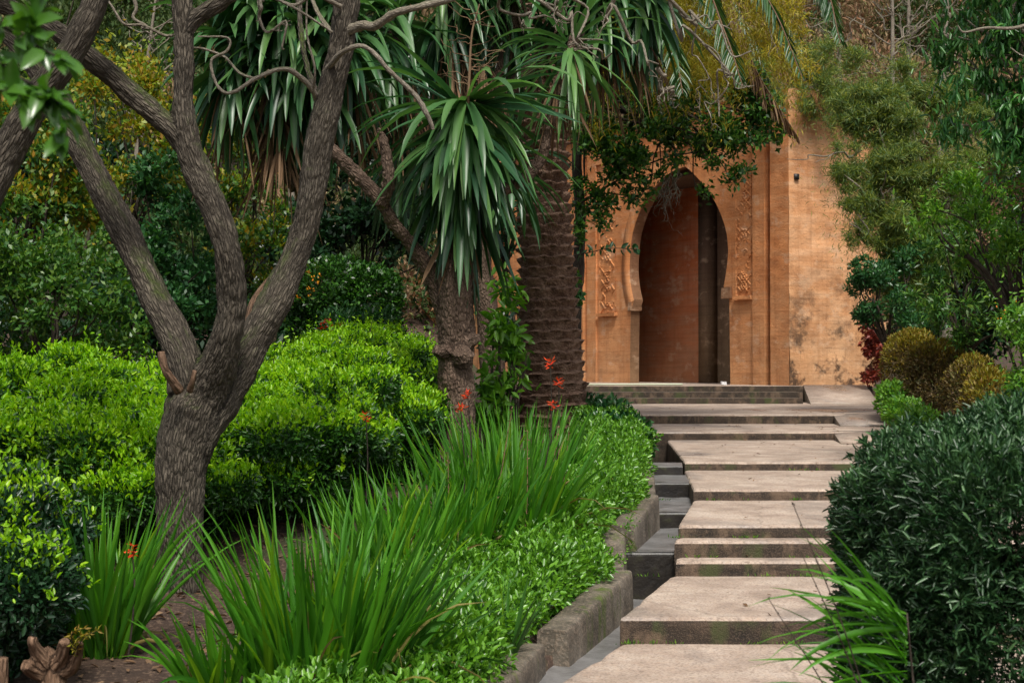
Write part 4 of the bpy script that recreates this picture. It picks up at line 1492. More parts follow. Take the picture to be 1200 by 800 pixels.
for (px_, py_, sy, n) in ((465, 60, 90, 70), (530, 50, 130, 80), (700, 30, 60, 60), (735, 20, 50, 50), (560, 60, 60, 40)):
    a = Acc()
    skirt(a, P(px_, py_, DM - .2), P(px_ + 3, py_ + sy, DM - .2), n, .85, .03, .16)
    a.obj('dead_leaf_skirt', M['dead'], y3)

# ------------------------------------------------------------------ palm
DP = 17.0
pb = G(648, DP)
palm = thing('palm_tree', 'stout date palm trunk of scaly leaf scars left of the gateway', 'palm', pb)
def scars(th, Lz, rr):
    rows = Lz / .125
    k = np.floor(rows)
    fz = rows - k
    na = 9
    u = th / (2 * math.pi) * na + k * .5 + .12 * vnoise(np.stack([th * 2, Lz * 3, 0 * th], -1).reshape(-1, 3), 6).reshape(th.shape)
    fu = u - np.floor(u)
    hh = _hash(np.floor(u).astype(np.int64) % na, k.astype(np.int64), 0 * k.astype(np.int64), 3)
    arch = 1 - (2 * fu - 1) ** 2
    zz = (fz - .25 * arch) % 1.0
    lip = np.clip(zz * 1.25, 0, 1) * np.clip((1 - zz) * 6, 0, 1)
    n_ = fbm(np.stack([th * 6, Lz * 22, 0 * th + 3], -1).reshape(-1, 3), 16, 2).reshape(th.shape)
    return .085 * lip * (.25 + .75 * arch) * (.55 + .7 * hh) + .02 * n_ - .03
a = Acc()
q = pp([(648, 512), (648, 480), (646, 440), (643, 370), (640, 280), (636, 180), (634, 90), (634, 0), (634, -60)], DP)
q[0] = np.array([pb[0], pb[1], pb[2] - .15])
tube(a, q, [px_m(x, DP) for x in (48, 42, 38, 34, 31, 29, 29, 29, 26)], 120, 620, wob=.03, seed=2, fn=scars)
a.obj('trunk', M['bark_palm'], palm, smooth=True, bark=True)
def frond(parent, name, pts, n, ll, mats, droop=.35, r=.018, wd=.03, vee=.6):
    C = spline(pts, 60)
    T, N, B = frames(C)
    a = Acc()
    tube(a, pts, [r, r * .3], 6, 30, 1, cap=False)
    t = rng.uniform(.08, 1, n)
    idx = (t * 59).astype(int)
    s = np.where(np.arange(n) % 2 == 0, 1.0, -1.0)
    side = np.cross(T[idx], np.array([0, 0, 1.0]))
    side = unit(side) * s[:, None]
    d = side * vee + T[idx] * .75 + np.array([0, 0, -droop]) + rng.normal(0, .08, (n, 3))
    ln = ll * np.sin(np.clip(t, .02, 1) * math.pi * .86 + .25).clip(.25, 1)
    d = unit(d)
    az_ = np.arctan2(d[:, 1], d[:, 0])
    el_ = np.arcsin(d[:, 2].clip(-1, 1))
    blades(a, C[idx], az_, el_, ln, np.full(n, wd), np.full(n, .5 + droop), 3, 0, .3)
    o = a.obj(name, mats, parent, smooth=True)
    return o
crown_c = P(636, -90, DP)
fr = [
    [(640, -80), (720, -150), (830, -90), (900, 0), (940, 90)],
    [(640, -80), (740, -170), (880, -120), (960, -30), (985, 50)],
    [(640, -80), (730, -120), (810, -50), (850, 40), (870, 100)],
    [(640, -80), (700, -80), (760, -10), (790, 60), (800, 110)],
    [(640, -80), (580, -160), (480, -130), (400, -60)],
    [(640, -80), (640, -220), (680, -330), (760, -380)],
    [(640, -80), (570, -240), (480, -320), (360, -330)],
]
for k, f_ in enumerate(fr):
    q = [P(x, y, DP - .4 * i * (1 if k in (0, 1, 2, 3) else -.5)) for i, (x, y) in enumerate(f_)]
    frond(palm, 'frond', q, 190, .5, [M['frond'], M['bark_stump']])
for k in range(6):
    az_ = R(60 + 45 * k)
    c = crown_c
    q = [c, c + np.array([math.cos(az_) * .8, math.sin(az_) * .8, .6]), c + np.array([math.cos(az_) * 2, math.sin(az_) * 2, .4]), c + np.array([math.cos(az_) * 2.8, math.sin(az_) * 2.8, -.6])]
    frond(palm, 'frond', q, 120, .5, [M['frond'], M['bark_stump']])
# second palm whose fronds hang above the gate
p2b = G(1020, 27.0)
DF = 19.0
fb = G(646, 23.5)
pl2 = thing('palm_tree', 'palm above the frame whose green and dead brown fronds hang over the gate', 'palm', fb)
a = Acc()
tube(a, [np.array([fb[0], fb[1], fb[2] - .2]), P(644, 250, 23.4), P(645, 20, 23), P(770, -130, 22)], [.26, .22, .2, .22], 40, 120, wob=.08, fn=lambda th, Lz, rr: .02 * np.sin(Lz * 60))
a.obj('trunk', M['bark_palm'], pl2, smooth=True, bark=True)
hp = P(780, -120, 21.5)
for f_ in ([(830, -90, 21), (880, -50, 20.5), (925, 20, 20), (942, 60, 19.8), (950, 88, 19.8)], [(840, -110, 21), (920, -70, 20.5), (965, -10, 20), (990, 50, 19.8)], [(820, -70, 21), (850, -20, 20.3), (885, 50, 20), (900, 100, 20)],
           [(810, -60, 20.6), (825, 0, 20), (830, 50, 19.8), (822, 90, 19.7)], [(860, -110, 21), (930, -100, 20), (985, -60, 19.6), (1010, -20, 19.5)]):
    frond(pl2, 'frond', [hp] + [P(*x) for x in f_], 260, .62, [M['frond'], M['bark_stump']], droop=.5, vee=.45, wd=.035)
frond(pl2, 'dead_frond', [hp, P(830, -60, 20.5), P(862, 20, 19.8), P(885, 80, 19.6), P(912, 125, 19.5), P(936, 162, 19.5)], 300, .55, [M['bark_dead_leaf'] if 'bark_dead_leaf' in M else M['dead'], M['bark_stump']], droop=.7, vee=.22, wd=.03)
frond(pl2, 'dead_frond', [hp, P(775, -40, 20.5), P(778, 30, 20), P(786, 80, 19.8), P(790, 118, 19.8)], 240, .5, [M['dead'], M['bark_stump']], droop=.9, vee=.12, wd=.025)

# ------------------------------------------------------------------ oak over the gate
ob = G(676, 20.0)
oak = thing('evergreen_oak', 'dark leafy oak spreading its boughs across the top of the arch', 'tree', ob)
lm = [L(*q) for q in ((770, 130, 20, 60, 45), (850, 140, 20, 60, 40), (720, 180, 19.5, 45, 40), (690, 160, 19.3, 36, 40), (745, 160, 19.4, 40, 30), (790, 120, 19.3, 50, 34), (850, 160, 19.4, 40, 22), (700, 110, 20, 45, 50), (830, 90, 20, 60, 40), (760, 70, 20.5, 55, 45), (880, 110, 20, 35, 35), (690, 225, 19.5, 24, 30), (740, 215, 19.5, 28, 14), (800, 170, 19.8, 40, 22), (900, 150, 20, 25, 22))]
cr = crown(lm, 10, .42)
ext = [L(*q) for q in ((838, 192, 19.5, 13, 8), (868, 200, 19.5, 18, 10), (855, 212, 19.5, 12, 8), (825, 225, 19.6, 10, 9), (770, 205, 19.5, 14, 9), (790, 190, 19.5, 16, 9), (745, 235, 19.4, 16, 9), (705, 260, 19.4, 12, 14), (680, 270, 19.4, 10, 20), (885, 165, 19.6, 18, 10), (672, 330, 19.4, 9, 14), (676, 355, 19.4, 8, 10), (712, 240, 19.4, 16, 12), (765, 225, 19.4, 8, 6))]
allc = cr + [(q[0], q[1]) for q in ext]
a = Acc()
foliage(a, auto(allc, .085, .5, .9), .085, .5, LEAF4, depth=.22, up=.2, rand=1.0, nout=.4)
o = a.obj('crown', M['oak'], oak)
a = Acc()
hub = P(690, 120, 20)
tube(a, [np.array([ob[0], ob[1], ob[2] - .1]), P(674, 380, 20), P(680, 260, 20), P(676, 180, 20), hub], [.10, .085, .075, .07, .06], 10, 40, wob=.1)
twigs(a, hub, [allc[i][0] for i in rng.permutation(len(cr))[:26]], .045, .01)
twigs(a, P(790, 150, 20), [q[0] for q in ext[:7]], .018, .005)
twigs(a, P(676, 240, 20), [q[0] for q in ext[7:]], .02, .005)
a.obj('trunk', M['bark_dark'], oak, smooth=True, bark=True)
a = Acc()      # bare hanging twigs before the arch
for k in range(16):
    x0 = rng.uniform(775, 800)
    twisty(a, P(x0, rng.uniform(196, 212), 19.6), P(x0 + rng.uniform(-22, 10), rng.uniform(225, 262), 19.6 + rng.uniform(-.2, .2)), .009, .003, .06, 6, 2, dep=1)
a.obj('bare_twigs', M['bark_pale'], oak, smooth=True, bark=True)
# leafy shoot with big leaves in front of the wall
ps = P(668, 290, 18.3)
a = Acc()
po, di = [], []
for q in (pp([(668, 300, 18.3), (690, 296, 18.2), (715, 291, 18.1), (748, 292, 18.0)]), pp([(668, 330, 18.3), (673, 342, 18.3), (682, 348, 18.3)])):
    C, _ = tube(a, q, [.008, .004], 5, 16, 1, cap=False)
    for k in range(2, 16):
        for s_ in range(2):
            po.append(C[k])
            di.append(np.array([rng.normal(.3, .5), rng.normal(0, .5), -.6 if s_ else .5]))
leaves(a, np.array(po), np.array(di), rdir(len(po)) + np.array([0, -1, .5]), .10, .5, LEAF7)
o = a.obj('leafy_shoot', [M['cover_dark'], M['bark_dark']], oak, smooth=True)

# ------------------------------------------------------------------ yellow feathery tree at the top
yb2 = G(622, 19.0)
yf = thing('feathery_tree', 'tree whose sparse ochre-yellow feathery twigs spread over the top centre', 'tree', yb2)
hubp = P(640, -160, 18.5)
lm = []
for k in range(58):
    lm.append(L(rng.uniform(690, 935), rng.uniform(-30, 92) * 1.0, 17.6 + rng.uniform(-.9, .9), rng.uniform(16, 34), rng.uniform(4, 8)))
lm += [L(rng.uniform(690, 760), rng.uniform(60, 150), 17.4, 14, 5) for k in range(4)] + [L(rng.uniform(500, 1100), rng.uniform(-220, -70), 18, 40, 12) for k in range(18)]
a = Acc()
foliage(a, auto(lm, .10, .1, .65), .10, .1, LEAF4, depth=.5, up=.05, rand=1.0, out=1.1)
a.obj('crown', M['ochre'], yf)
a = Acc()
tube(a, [np.array([yb2[0], yb2[1], yb2[2] - .1]), P(628, 300, 19), P(640, 60, 18.8), hubp], [.12, .1, .09, .07], 10, 40, wob=.1)
h2 = P(760, -90, 17.8)
tube(a, [hubp, P(700, -140, 18), h2], [.07, .06, .05], 8, 16, wob=.1)
for i in range(0, 38):
    twisty(a, h2 if i % 2 else P(850, -80, 17.8), lm[i][0], .016, .004, .04, 6, 1, dep=1)
tube(a, [h2, P(850, -80, 17.8)], [.05, .03], 8, 8)
a.obj('trunk', M['bark_pale'], yf, smooth=True, bark=True)

# ------------------------------------------------------------------ right side trees
rb = G(1105, 22.5)
lm = [L(*q) for q in ((1010, 120, 22.5, 42, 38), (1065, 110, 22.5, 50, 42), (1120, 130, 23, 45, 50), (1000, 190, 22, 34, 26), (1050, 195, 22, 46, 36), (1100, 220, 22, 45, 40), (1010, 235, 21.8, 28, 20), (1045, 270, 21.8, 40, 30), (1090, 290, 22, 40, 34), (1140, 210, 22.5, 40, 50), (1010, 150, 22.3, 20, 14), (985, 205, 21.8, 16, 12), (1050, 240, 21.9, 50, 44), (1030, 150, 22, 50, 40), (1060, 320, 21.8, 44, 40), (1005, 275, 21.5, 18, 16))]
cr = crown(lm, 9, .42, flat=.55)
a = Acc()
foliage(a, auto(cr, .10, .10, 2.0), .10, .10, LEAF4, depth=.4, up=.3, rand=.9)
ft = thing('feathery_tree', 'pale feathery olive-green tree leaning over the right end of the gateway', 'tree', rb)
a.obj('crown', M['feather'], ft)
a = Acc()
hub = P(1095, 300, 22.3)
tube(a, [np.array([rb[0], rb[1], rb[2] - .1]), P(1108, 380, 22.5), hub], [.12, .1, .08], 10, 20, wob=.1)
for q in lm:
    twisty(a, hub, q[0], .035, .012, .04, 8, 2, dep=1)
twisty(a, P(1010, 175, 22), P(922, 186, 21.6), .018, .005, .03, 8, 1)
a.obj('trunk', M['bark_pale'], ft, smooth=True, bark=True)

rb = G(1040, 21.5)
cr = crown([L(*q) for q in ((1040, 345, 21.5, 44, 42), (1065, 310, 21.6, 38, 36), (1015, 320, 21.3, 22, 26), (1080, 350, 21, 40, 40), (1020, 370, 21.3, 14, 18))], 9, .42)
plant('evergreen_shrub', 'rounded blue-green shrub above the red creeper at the gate corner', 'shrub', rb, cr, M['bluegreen'], .075, .4, cov=.9, stem=M['bark_dark'], stem_r=.05, ntw=10, depth=.15)
rb = G(1120, 18.0)
cr = crown([L(*q) for q in ((1110, 300, 18, 50, 44), (1160, 280, 18, 50, 50), (1200, 310, 17.5, 50, 60), (1090, 345, 18, 30, 30), (1130, 370, 17.8, 40, 34), (1180, 360, 17.5, 44, 40))], 9, .42)
plant('evergreen_shrub', 'wide mid-green willowy shrub behind the golden bushes', 'shrub', rb, cr, M['thicket'], .10, .22, cov=1.0, stem=M['bark_dark'], stem_r=.05, ntw=14, depth=.25, up=-.1)
rb = G(1235, 14.0)
cr = crown([L(*q) for q in ((1150, 235, 14.5, 50, 40), (1195, 215, 14, 45, 40), (1130, 290, 14.8, 45, 28), (1190, 280, 14, 40, 36), (1240, 240, 14, 50, 60), (1085, 262, 15, 30, 22))], 10, .38, flat=.6)
t = plant('green_tree', 'bright green light-leaved tree with bare brown seed sprays at right', 'tree', rb, cr, M['shrub_r'], .075, .3, cov=.75, stem=M['bark_dark'], stem_r=.05, ntw=26, depth=.3, part='crown')
for k in range(6):
    a = Acc()
    q = P(rng.uniform(1150, 1195), rng.uniform(180, 290), 13.2)
    pts_ = q + rng.normal(0, .05, (60, 3))
    leaves(a, pts_, rdir(60), rdir(60), .03, .6)
    a.obj('seed_spray', M['dead'], t)['kind'] = 'stuff'
rb = G(1290, 12.5)
lm = [L(*q) for q in ((1110, 60, 13.5, 22, 16), (1150, 50, 13.2, 38, 26), (1190, 40, 13, 40, 30), (1140, 105, 13.2, 44, 24), (1190, 110, 13, 40, 34), (1120, 145, 13.3, 26, 18), (1165, 155, 13.1, 38, 22), (1120, 15, 13.3, 22, 14), (1170, 5, 13.2, 30, 20), (1205, 165, 13, 24, 24), (1250, 90, 13, 50, 90), (1100, 70, 13.6, 12, 12), (1230, -40, 12.8, 60, 50), (1160, -70, 12.8, 60, 40))]
cr = crown(lm, 8, .42, flat=.6)
a = Acc()
foliage(a, auto(cr, .105, .26, 1.1), .105, .26, LEAF6, depth=.3, up=-.9, rand=.55, out=.7, nout=.8)
dt = thing('drooping_leaf_tree', 'dark glossy tree with drooping leaf bunches at the upper right corner', 'tree', rb)
a.obj('crown', M['pepper'], dt, smooth=True)
a = Acc()
hub = P(1255, 130, 12.9)
tube(a, [np.array([rb[0], rb[1], rb[2] - .1]), P(1280, 400, 12.6), hub, P(1240, -60, 12.8)], [.14, .12, .1, .06], 10, 30, wob=.1)
for q in lm:
    twisty(a, hub, q[0], .03, .008, .03, 7, 1, dep=1)
tube(a, pp([(1230, 20, 12.6), (1190, 33, 12.6), (1155, 33, 12.6), (1130, 38, 12.6), (1122, 30, 12.6)]), [.022, .016, .013, .01, .006], 7, 20, cap=False)
a.obj('trunk', M['bark_pale'], dt, smooth=True, bark=True)

# golden clipped bushes
gl = ['taller golden-tipped bush closest to the red creeper', 'largest russet and olive rounded bush in the golden row', 'small olive rounded bush right of the largest russet one', 'brightest golden rounded bush at the right end just over the big hedge']
for i, (px_, py_, d, rx, ry_, m) in enumerate(((1066, 414, 20.5, 34, 28, 'gold'), (1104, 434, 18.5, 44, 36, 'brown_l'), (1138, 442, 16.6, 34, 24, 'brown_l'), (1160, 458, 13.6, 34, 26, 'gold'))):
    b0 = G(px_, d)
    lo = L(px_, py_, d, rx, ry_)
    top = lo[0][2] + lo[1][2]
    h = max(.4, top - b0[2])
    lumps = [(np.array([lo[0][0], d, b0[2] + h * .5]), (lo[1][0], lo[1][0] * .9, h * .5))]
    for k in range(5):
        u = rdir(1)[0]
        u[2] = abs(u[2])
        s = lo[1][0] * rng.uniform(.4, .6)
        lumps.append((lumps[0][0] + u * np.array([lo[1][0], lo[1][0], h * .5]) * .6, (s, s, s * .8)))
    plant('golden_bush', gl[i], 'bush', b0, lumps, M['brown_l'], .05, .28, cov=1.7, group='golden rounded bushes', stem=M['bark_dark'], ntw=3, depth=.12, e=2.3, mat_top=M['gold'], top_z=.62 if m == 'brown_l' else .1)
b0 = G(1052, 17.5)
lm = [L(*q) for q in ((1048, 470, 18.5, 22, 22), (1058, 485, 17, 24, 20), (1045, 460, 20, 18, 14), (1075, 492, 16, 24, 18))]
plant('low_bush', 'low bright green bush beside the sloping slab at the top of the steps', 'bush', b0, lm, M['shrub_r'], .06, .5, cov=1.8, depth=.12)
rb = G(1215, 10.5)
cr = crown([L(*q) for q in ((1198, 375, 10.6, 32, 30), (1214, 420, 10.5, 34, 36), (1235, 400, 10.5, 50, 60), (1222, 450, 10.5, 22, 26), (1240, 460, 10.5, 60, 40))], 9, .4)
t = plant('evergreen_shrub', 'light green small-leaved shrub at the right edge above the clipped hedge', 'shrub', rb, cr, M['shrub_r'], .045, .42, cov=1.1, stem=M['bark_dark'], ntw=16, depth=.2)
a = Acc()
q = pp([(1172, 372, 10.2), (1168, 358, 10.2), (1178, 366, 10.2), (1190, 352, 10.2)])
for c in q:
    leaves(a, c + rng.normal(0, .008, (3, 3)), rdir(3), rdir(3), .018, .6)
a.obj('blossom', M['flower_y'], t)
# creeper on the end of the wall
a = Acc()
lm = []
for k in range(26):
    px_, py_ = rng.uniform(1014, 1034), rng.uniform(368, 448)
    lm.append(L(px_, py_, 28.9 + rng.uniform(-.3, .5), 7, 8, .12))
foliage(a, auto(lm, .085, .6, 1.3), .085, .6, LEAF4, depth=.12, up=-.4, rand=.9)
o = a.obj('red_creeper', M['red'], origin=P(1024, 450, 28.9))
tag(o, 'dark red creeper hanging down the ruined right end of the gateway', 'creeper')

cr = crown([L(*q) for q in ((905, 108, 30.2, 34, 20), (950, 104, 30.1, 36, 24), (985, 130, 29.9, 26, 34), (1000, 90, 30.3, 36, 36), (930, 118, 29.8, 26, 14), (960, 132, 29.9, 18, 12), (960, 60, 30, 50, 30), (870, 90, 30, 40, 30))], 9, .42, flat=.6)
t = plant('feathery_shrub', 'olive and russet shrub growing over the broken top of the gateway', 'shrub', P(960, 135, 30.9), cr, M['feather'], .12, .12, cov=.8, stem=M['bark_pale'], stem_r=.03, ntw=16, depth=.35)

# ------------------------------------------------------------------ left thicket
def shrubL(name, label, cat, d, pxb, lumps, mat, size, width, cov=.9, group=None, mt=None, **kw):
    b0 = G(pxb, d)
    cr = crown([L(*q) for q in lumps], kw.pop('nl', 10), kw.pop('lr', .42))
    return plant(name, label, cat, b0, cr, M[mat], size, width, cov=cov, group=group, stem=M['bark_dark'], stem_r=.035, ntw=kw.pop('ntw', 16), mat_top=M[mt] if mt else None, **kw)
shrubL('flowering_shrub', 'yellow and green leaved shrub left of the left limb of the forked tree', 'shrub', 14.5, 30, [(40, 130, 14.5, 70, 55), (20, 220, 14.3, 80, 60), (90, 200, 14.6, 60, 50), (-60, 200, 14.3, 80, 110)], 'thicket', .065, .5, group='yellow-leaved shrubs', mt='yellow', top_z=.0, depth=.4)
shrubL('flowering_shrub', 'orange-tinged yellow shrub between the left and middle limbs of the forked tree', 'shrub', 15.5, 150, [(150, 130, 15.5, 60, 60), (190, 180, 15.3, 55, 60), (120, 230, 15.2, 50, 50), (130, 90, 16, 50, 40)], 'yellow', .065, .5, group='yellow-leaved shrubs', mt='yellow', top_z=.2, depth=.4, cov=.7)
shrubL('flowering_shrub', 'sparse yellow-tipped shrub between the middle and right limbs of the forked tree', 'shrub', 16.5, 290, [(280, 190, 16.5, 50, 50), (290, 250, 16.2, 60, 50), (255, 140, 16.5, 40, 40), (300, 310, 16, 60, 40)], 'thicket', .065, .5, group='yellow-leaved shrubs', mt='yellow', top_z=.25, depth=.4, cov=.6)
shrubL('evergreen_shrub', 'blue-green shrub seen between the left and middle limbs below the yellow leaves', 'shrub', 15.6, 205, [(200, 220, 15, 50, 50), (215, 290, 14.8, 50, 60), (190, 340, 14.8, 60, 50), (240, 350, 15, 40, 50)], 'bluegreen', .07, .5, cov=.9, depth=.3)
shrubL('evergreen_shrub', 'tangled dark green shrub below the yellow one at the left edge', 'shrub', 13.6, 60, [(30, 300, 13.6, 70, 50), (100, 310, 13.8, 70, 50), (-40, 330, 13.5, 80, 80), (60, 350, 13.4, 60, 36), (150, 370, 13.6, 40, 50), (10, 400, 14.2, 60, 50), (110, 420, 14.4, 60, 50)], 'thicket', .065, .45, cov=.6, depth=.3)
# dark evergreens behind
t = shrubL('evergreen_tree', 'dark evergreen filling the gap between the forked tree and the yucca', 'tree', 20, 420, [(400, 230, 20, 60, 60), (450, 260, 20, 50, 50), (500, 200, 20.5, 60, 80), (430, 170, 20.5, 60, 50), (350, 280, 20, 50, 40), (480, 300, 20, 40, 24)], 'hedge_dark', .11, .45, cov=1.0, nl=12, part='crown')
t = shrubL('evergreen_tree', 'tall dark evergreen behind the left thicket', 'tree', 20, 60, [(40, 330, 20, 120, 120), (160, 380, 20, 100, 90), (260, 370, 20, 90, 90), (-80, 250, 20, 110, 160), (330, 400, 20.5, 60, 60), (60, 200, 21, 80, 60)], 'hedge_dark', .13, .45, cov=.9, nl=14, part='crown')
t = shrubL('evergreen_tree', 'dark green tree behind the palm and the yucca crowns', 'tree', 23, 600, [(590, 100, 23, 90, 90), (560, 250, 23, 60, 90), (700, 60, 23, 80, 60), (480, 80, 23.5, 80, 70), (600, 380, 23, 50, 60)], 'hedge_dark', .13, .45, cov=.9, nl=14, part='crown')
t = shrubL('evergreen_tree', 'dark evergreen standing behind the golden bushes at right', 'tree', 25, 1150, [(1110, 340, 25, 60, 60), (1170, 330, 25, 70, 90), (1140, 410, 25, 70, 50), (1220, 350, 25, 70, 120), (1180, 240, 25.5, 80, 60)], 'hedge_dark', .13, .45, cov=.9, nl=14, part='crown')
# trimmed round evergreen
b0 = G(405, 18.5)
lm = [L(400, 345, 18.5, 66, 40), L(380, 340, 18.2, 40, 34), L(435, 350, 18.4, 36, 34), L(405, 385, 18.5, 64, 40)]
t = plant('round_bush', 'dark rounded clipped bush above the lime hedge between the trunks', 'bush', b0, lm, M['hedge'], .06, .5, cov=1.6, depth=.1, e=2.6)
a = Acc()
for k in range(12):
    c = P(rng.uniform(345, 375), rng.uniform(318, 350), 17.5)
    leaves(a, c + rng.normal(0, .01, (4, 3)), rdir(4), rdir(4), .03, .7)
a.obj('blossom', M['flower_y'], t)
t = plant('flowering_shrub', 'small grey-leaved shrub with coral blooms in front of the round bush', 'shrub', G(410, 16.8), [L(*q) for q in ((400, 378, 16.8, 26, 18), (430, 380, 16.6, 22, 16), (450, 372, 16.8, 14, 12))], M['bluegreen'], .08, .3, cov=1.0, up=.7)
a = Acc()
for k in range(11):
    c = P(rng.uniform(376, 412), rng.uniform(374, 388), 16.3)
    leaves(a, c + rng.normal(0, .015, (9, 3)), rdir(9), rdir(9), .035, .6)
a.obj('blossom', M['flower'], t)

# ------------------------------------------------------------------ hedges with lime growth on top
def hedge(label, parts, size=.042, width=.42, tmpl=LEAF6, top_z=.35, dark='hedge', shoots=0, cov=1.6, group='leafy garden hedges', lime='lime', name='hedge', depth=.16):
    """parts: (px, d, half width m, half depth m, height m)"""
    b0 = G(parts[0][0], parts[0][1])
    t = thing(name, label, 'hedge', b0, group)
    a = Acc()
    lumps = []
    for (px_, d, hw, hd, h) in parts:
        g = G(px_, d)
        c0 = np.array([g[0], g[1], g[2] + h * .47 - .03])
        lumps.append((c0, (hw * .93, hd * .93, h * .47)))
        for _ in range(int(22 * hw * hd) + 5):
            u = rdir(1)[0]
            u[2] = abs(u[2]) * 1.3 - .25
            k_ = (np.abs(u) ** 2.9).sum() ** (-1 / 2.9)
            sr = rng.uniform(.10, .24)
            lumps.append((c0 + u * k_ * np.array([hw, hd, h * .5]) * rng.uniform(.82, .95), (sr * 1.2, sr * 1.2, sr * .75)))
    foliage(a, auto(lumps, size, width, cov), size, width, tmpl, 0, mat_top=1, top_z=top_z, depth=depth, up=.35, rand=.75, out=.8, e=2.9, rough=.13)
    if shoots:       # upright fresh shoots on top
        for c, r in lumps:
            n = int(shoots * r[0] * r[1] * 4)
            q = c + np.stack([rng.uniform(-r[0], r[0], n), rng.uniform(-r[1], r[1], n), np.zeros(n)], -1)
            rel = np.abs((q - c) / np.asarray(r)) ** 3.2
            q[:, 2] = c[2] + r[2] * (1 - (rel[:, 0] + rel[:, 1]).clip(0, 1)) ** (1 / 3.2) - .03
            hgt = rng.uniform(.02, .10, n) + .16 * (rng.random(n) > .93)
            for k in range(8):
                z = q + np.array([0, 0, 1.0]) * (hgt * (k + .5) / 8)[:, None] + rng.normal(0, .008, (n, 3))
                leaves(a, z, rdir(n) * .8 + np.array([0, 0, .8]), rdir(n) + np.array([0, 0, .7]), size * .95, width, tmpl, 1)
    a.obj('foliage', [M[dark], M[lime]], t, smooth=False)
    s = Acc()
    for (c, r) in lumps:
        for k in range(9 if r[0] > .29 else 0):
            g = c + np.array([rng.uniform(-.7, .7) * r[0], rng.uniform(-.7, .7) * r[1], -r[2]])
            tube(s, [g, g + rng.normal(0, .05, 3) + np.array([0, 0, r[2]]), g + rng.normal(0, .12, 3) + np.array([0, 0, r[2] * 1.7])], [.014, .009, .004], 5, 8, cap=False)
    s.obj('stem', M['bark_dark'], t, smooth=True, bark=True)
    return t
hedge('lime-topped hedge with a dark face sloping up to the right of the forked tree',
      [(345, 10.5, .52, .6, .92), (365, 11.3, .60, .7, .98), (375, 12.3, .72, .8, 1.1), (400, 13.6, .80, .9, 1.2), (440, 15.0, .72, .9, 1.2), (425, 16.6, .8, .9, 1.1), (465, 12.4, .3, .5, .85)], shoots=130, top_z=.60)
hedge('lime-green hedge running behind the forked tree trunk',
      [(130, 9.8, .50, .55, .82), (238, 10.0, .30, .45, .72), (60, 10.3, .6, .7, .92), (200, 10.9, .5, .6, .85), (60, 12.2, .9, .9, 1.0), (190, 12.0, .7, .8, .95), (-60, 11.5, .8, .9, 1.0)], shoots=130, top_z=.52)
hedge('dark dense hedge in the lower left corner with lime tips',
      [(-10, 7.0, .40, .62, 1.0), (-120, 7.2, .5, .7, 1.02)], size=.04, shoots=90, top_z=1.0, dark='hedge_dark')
# ground cover along the kerb
a = Acc()
lumps = []
for y in np.arange(5.6, 16.6, .28):
    kx = xk(y)
    wd_ = np.interp(y, [5.5, 6.5, 7.5, 9, 11, 14, 17], [.5, .75, 1.05, .95, .62, .5, .5])
    m = max(2, int(wd_ / .28))
    for j in range(m):
        x = kx - .22 - (j + .5) / m * wd_ + rng.normal(0, .05)
        zz = bed(x, y)
        h = np.interp(y, [6, 9, 14], [.16, .2, .24]) * rng.uniform(.75, 1.2)
        lumps.append((np.array([x, y, zz + h * .55]), (.26, .26, h)))
foliage(a, auto(lumps, .043, .44, .95), .043, .44, LEAF6, 0, mat_top=None, depth=.08, up=.5, rand=.8, out=.7, rough=.2)
gc = a.obj('ground_cover', M['cover'])
gc['kind'] = 'stuff'
tag(gc, 'glossy small-leaved green ground cover spilling along the kerb', 'ground cover')
# dark leafy plants at the foot of the palm
lm = [L(*q) for q in ((715, 490, 16.5, 30, 22), (700, 505, 15.8, 28, 22), (735, 508, 15.6, 28, 24), (690, 480, 17, 22, 18), (752, 520, 15.3, 14, 16), (712, 520, 15.2, 20, 14))]
plant('leafy_shrub', 'dark broad-leaved low shrub at the right foot of the palm trunk', 'shrub', G(715, 15.8), lm, M['cover_dark'], .075, .55, LEAF6, cov=1.4, depth=.15)
lm = [L(*q) for q in ((590, 390, 14.2, 26, 30), (585, 440, 14.1, 30, 30), (600, 350, 14.2, 18, 24), (575, 480, 14, 28, 26), (608, 420, 14.2, 14, 20))]
plant('leafy_shrub', 'bright green upright leafy shrub between the yucca trunk and the palm', 'shrub', G(588, 14.2), crown(lm, 8, .5), M['cover'], .13, .36, LEAF6, cov=.75, depth=.2, up=-.1, stem=M['bark_dark'], ntw=14)

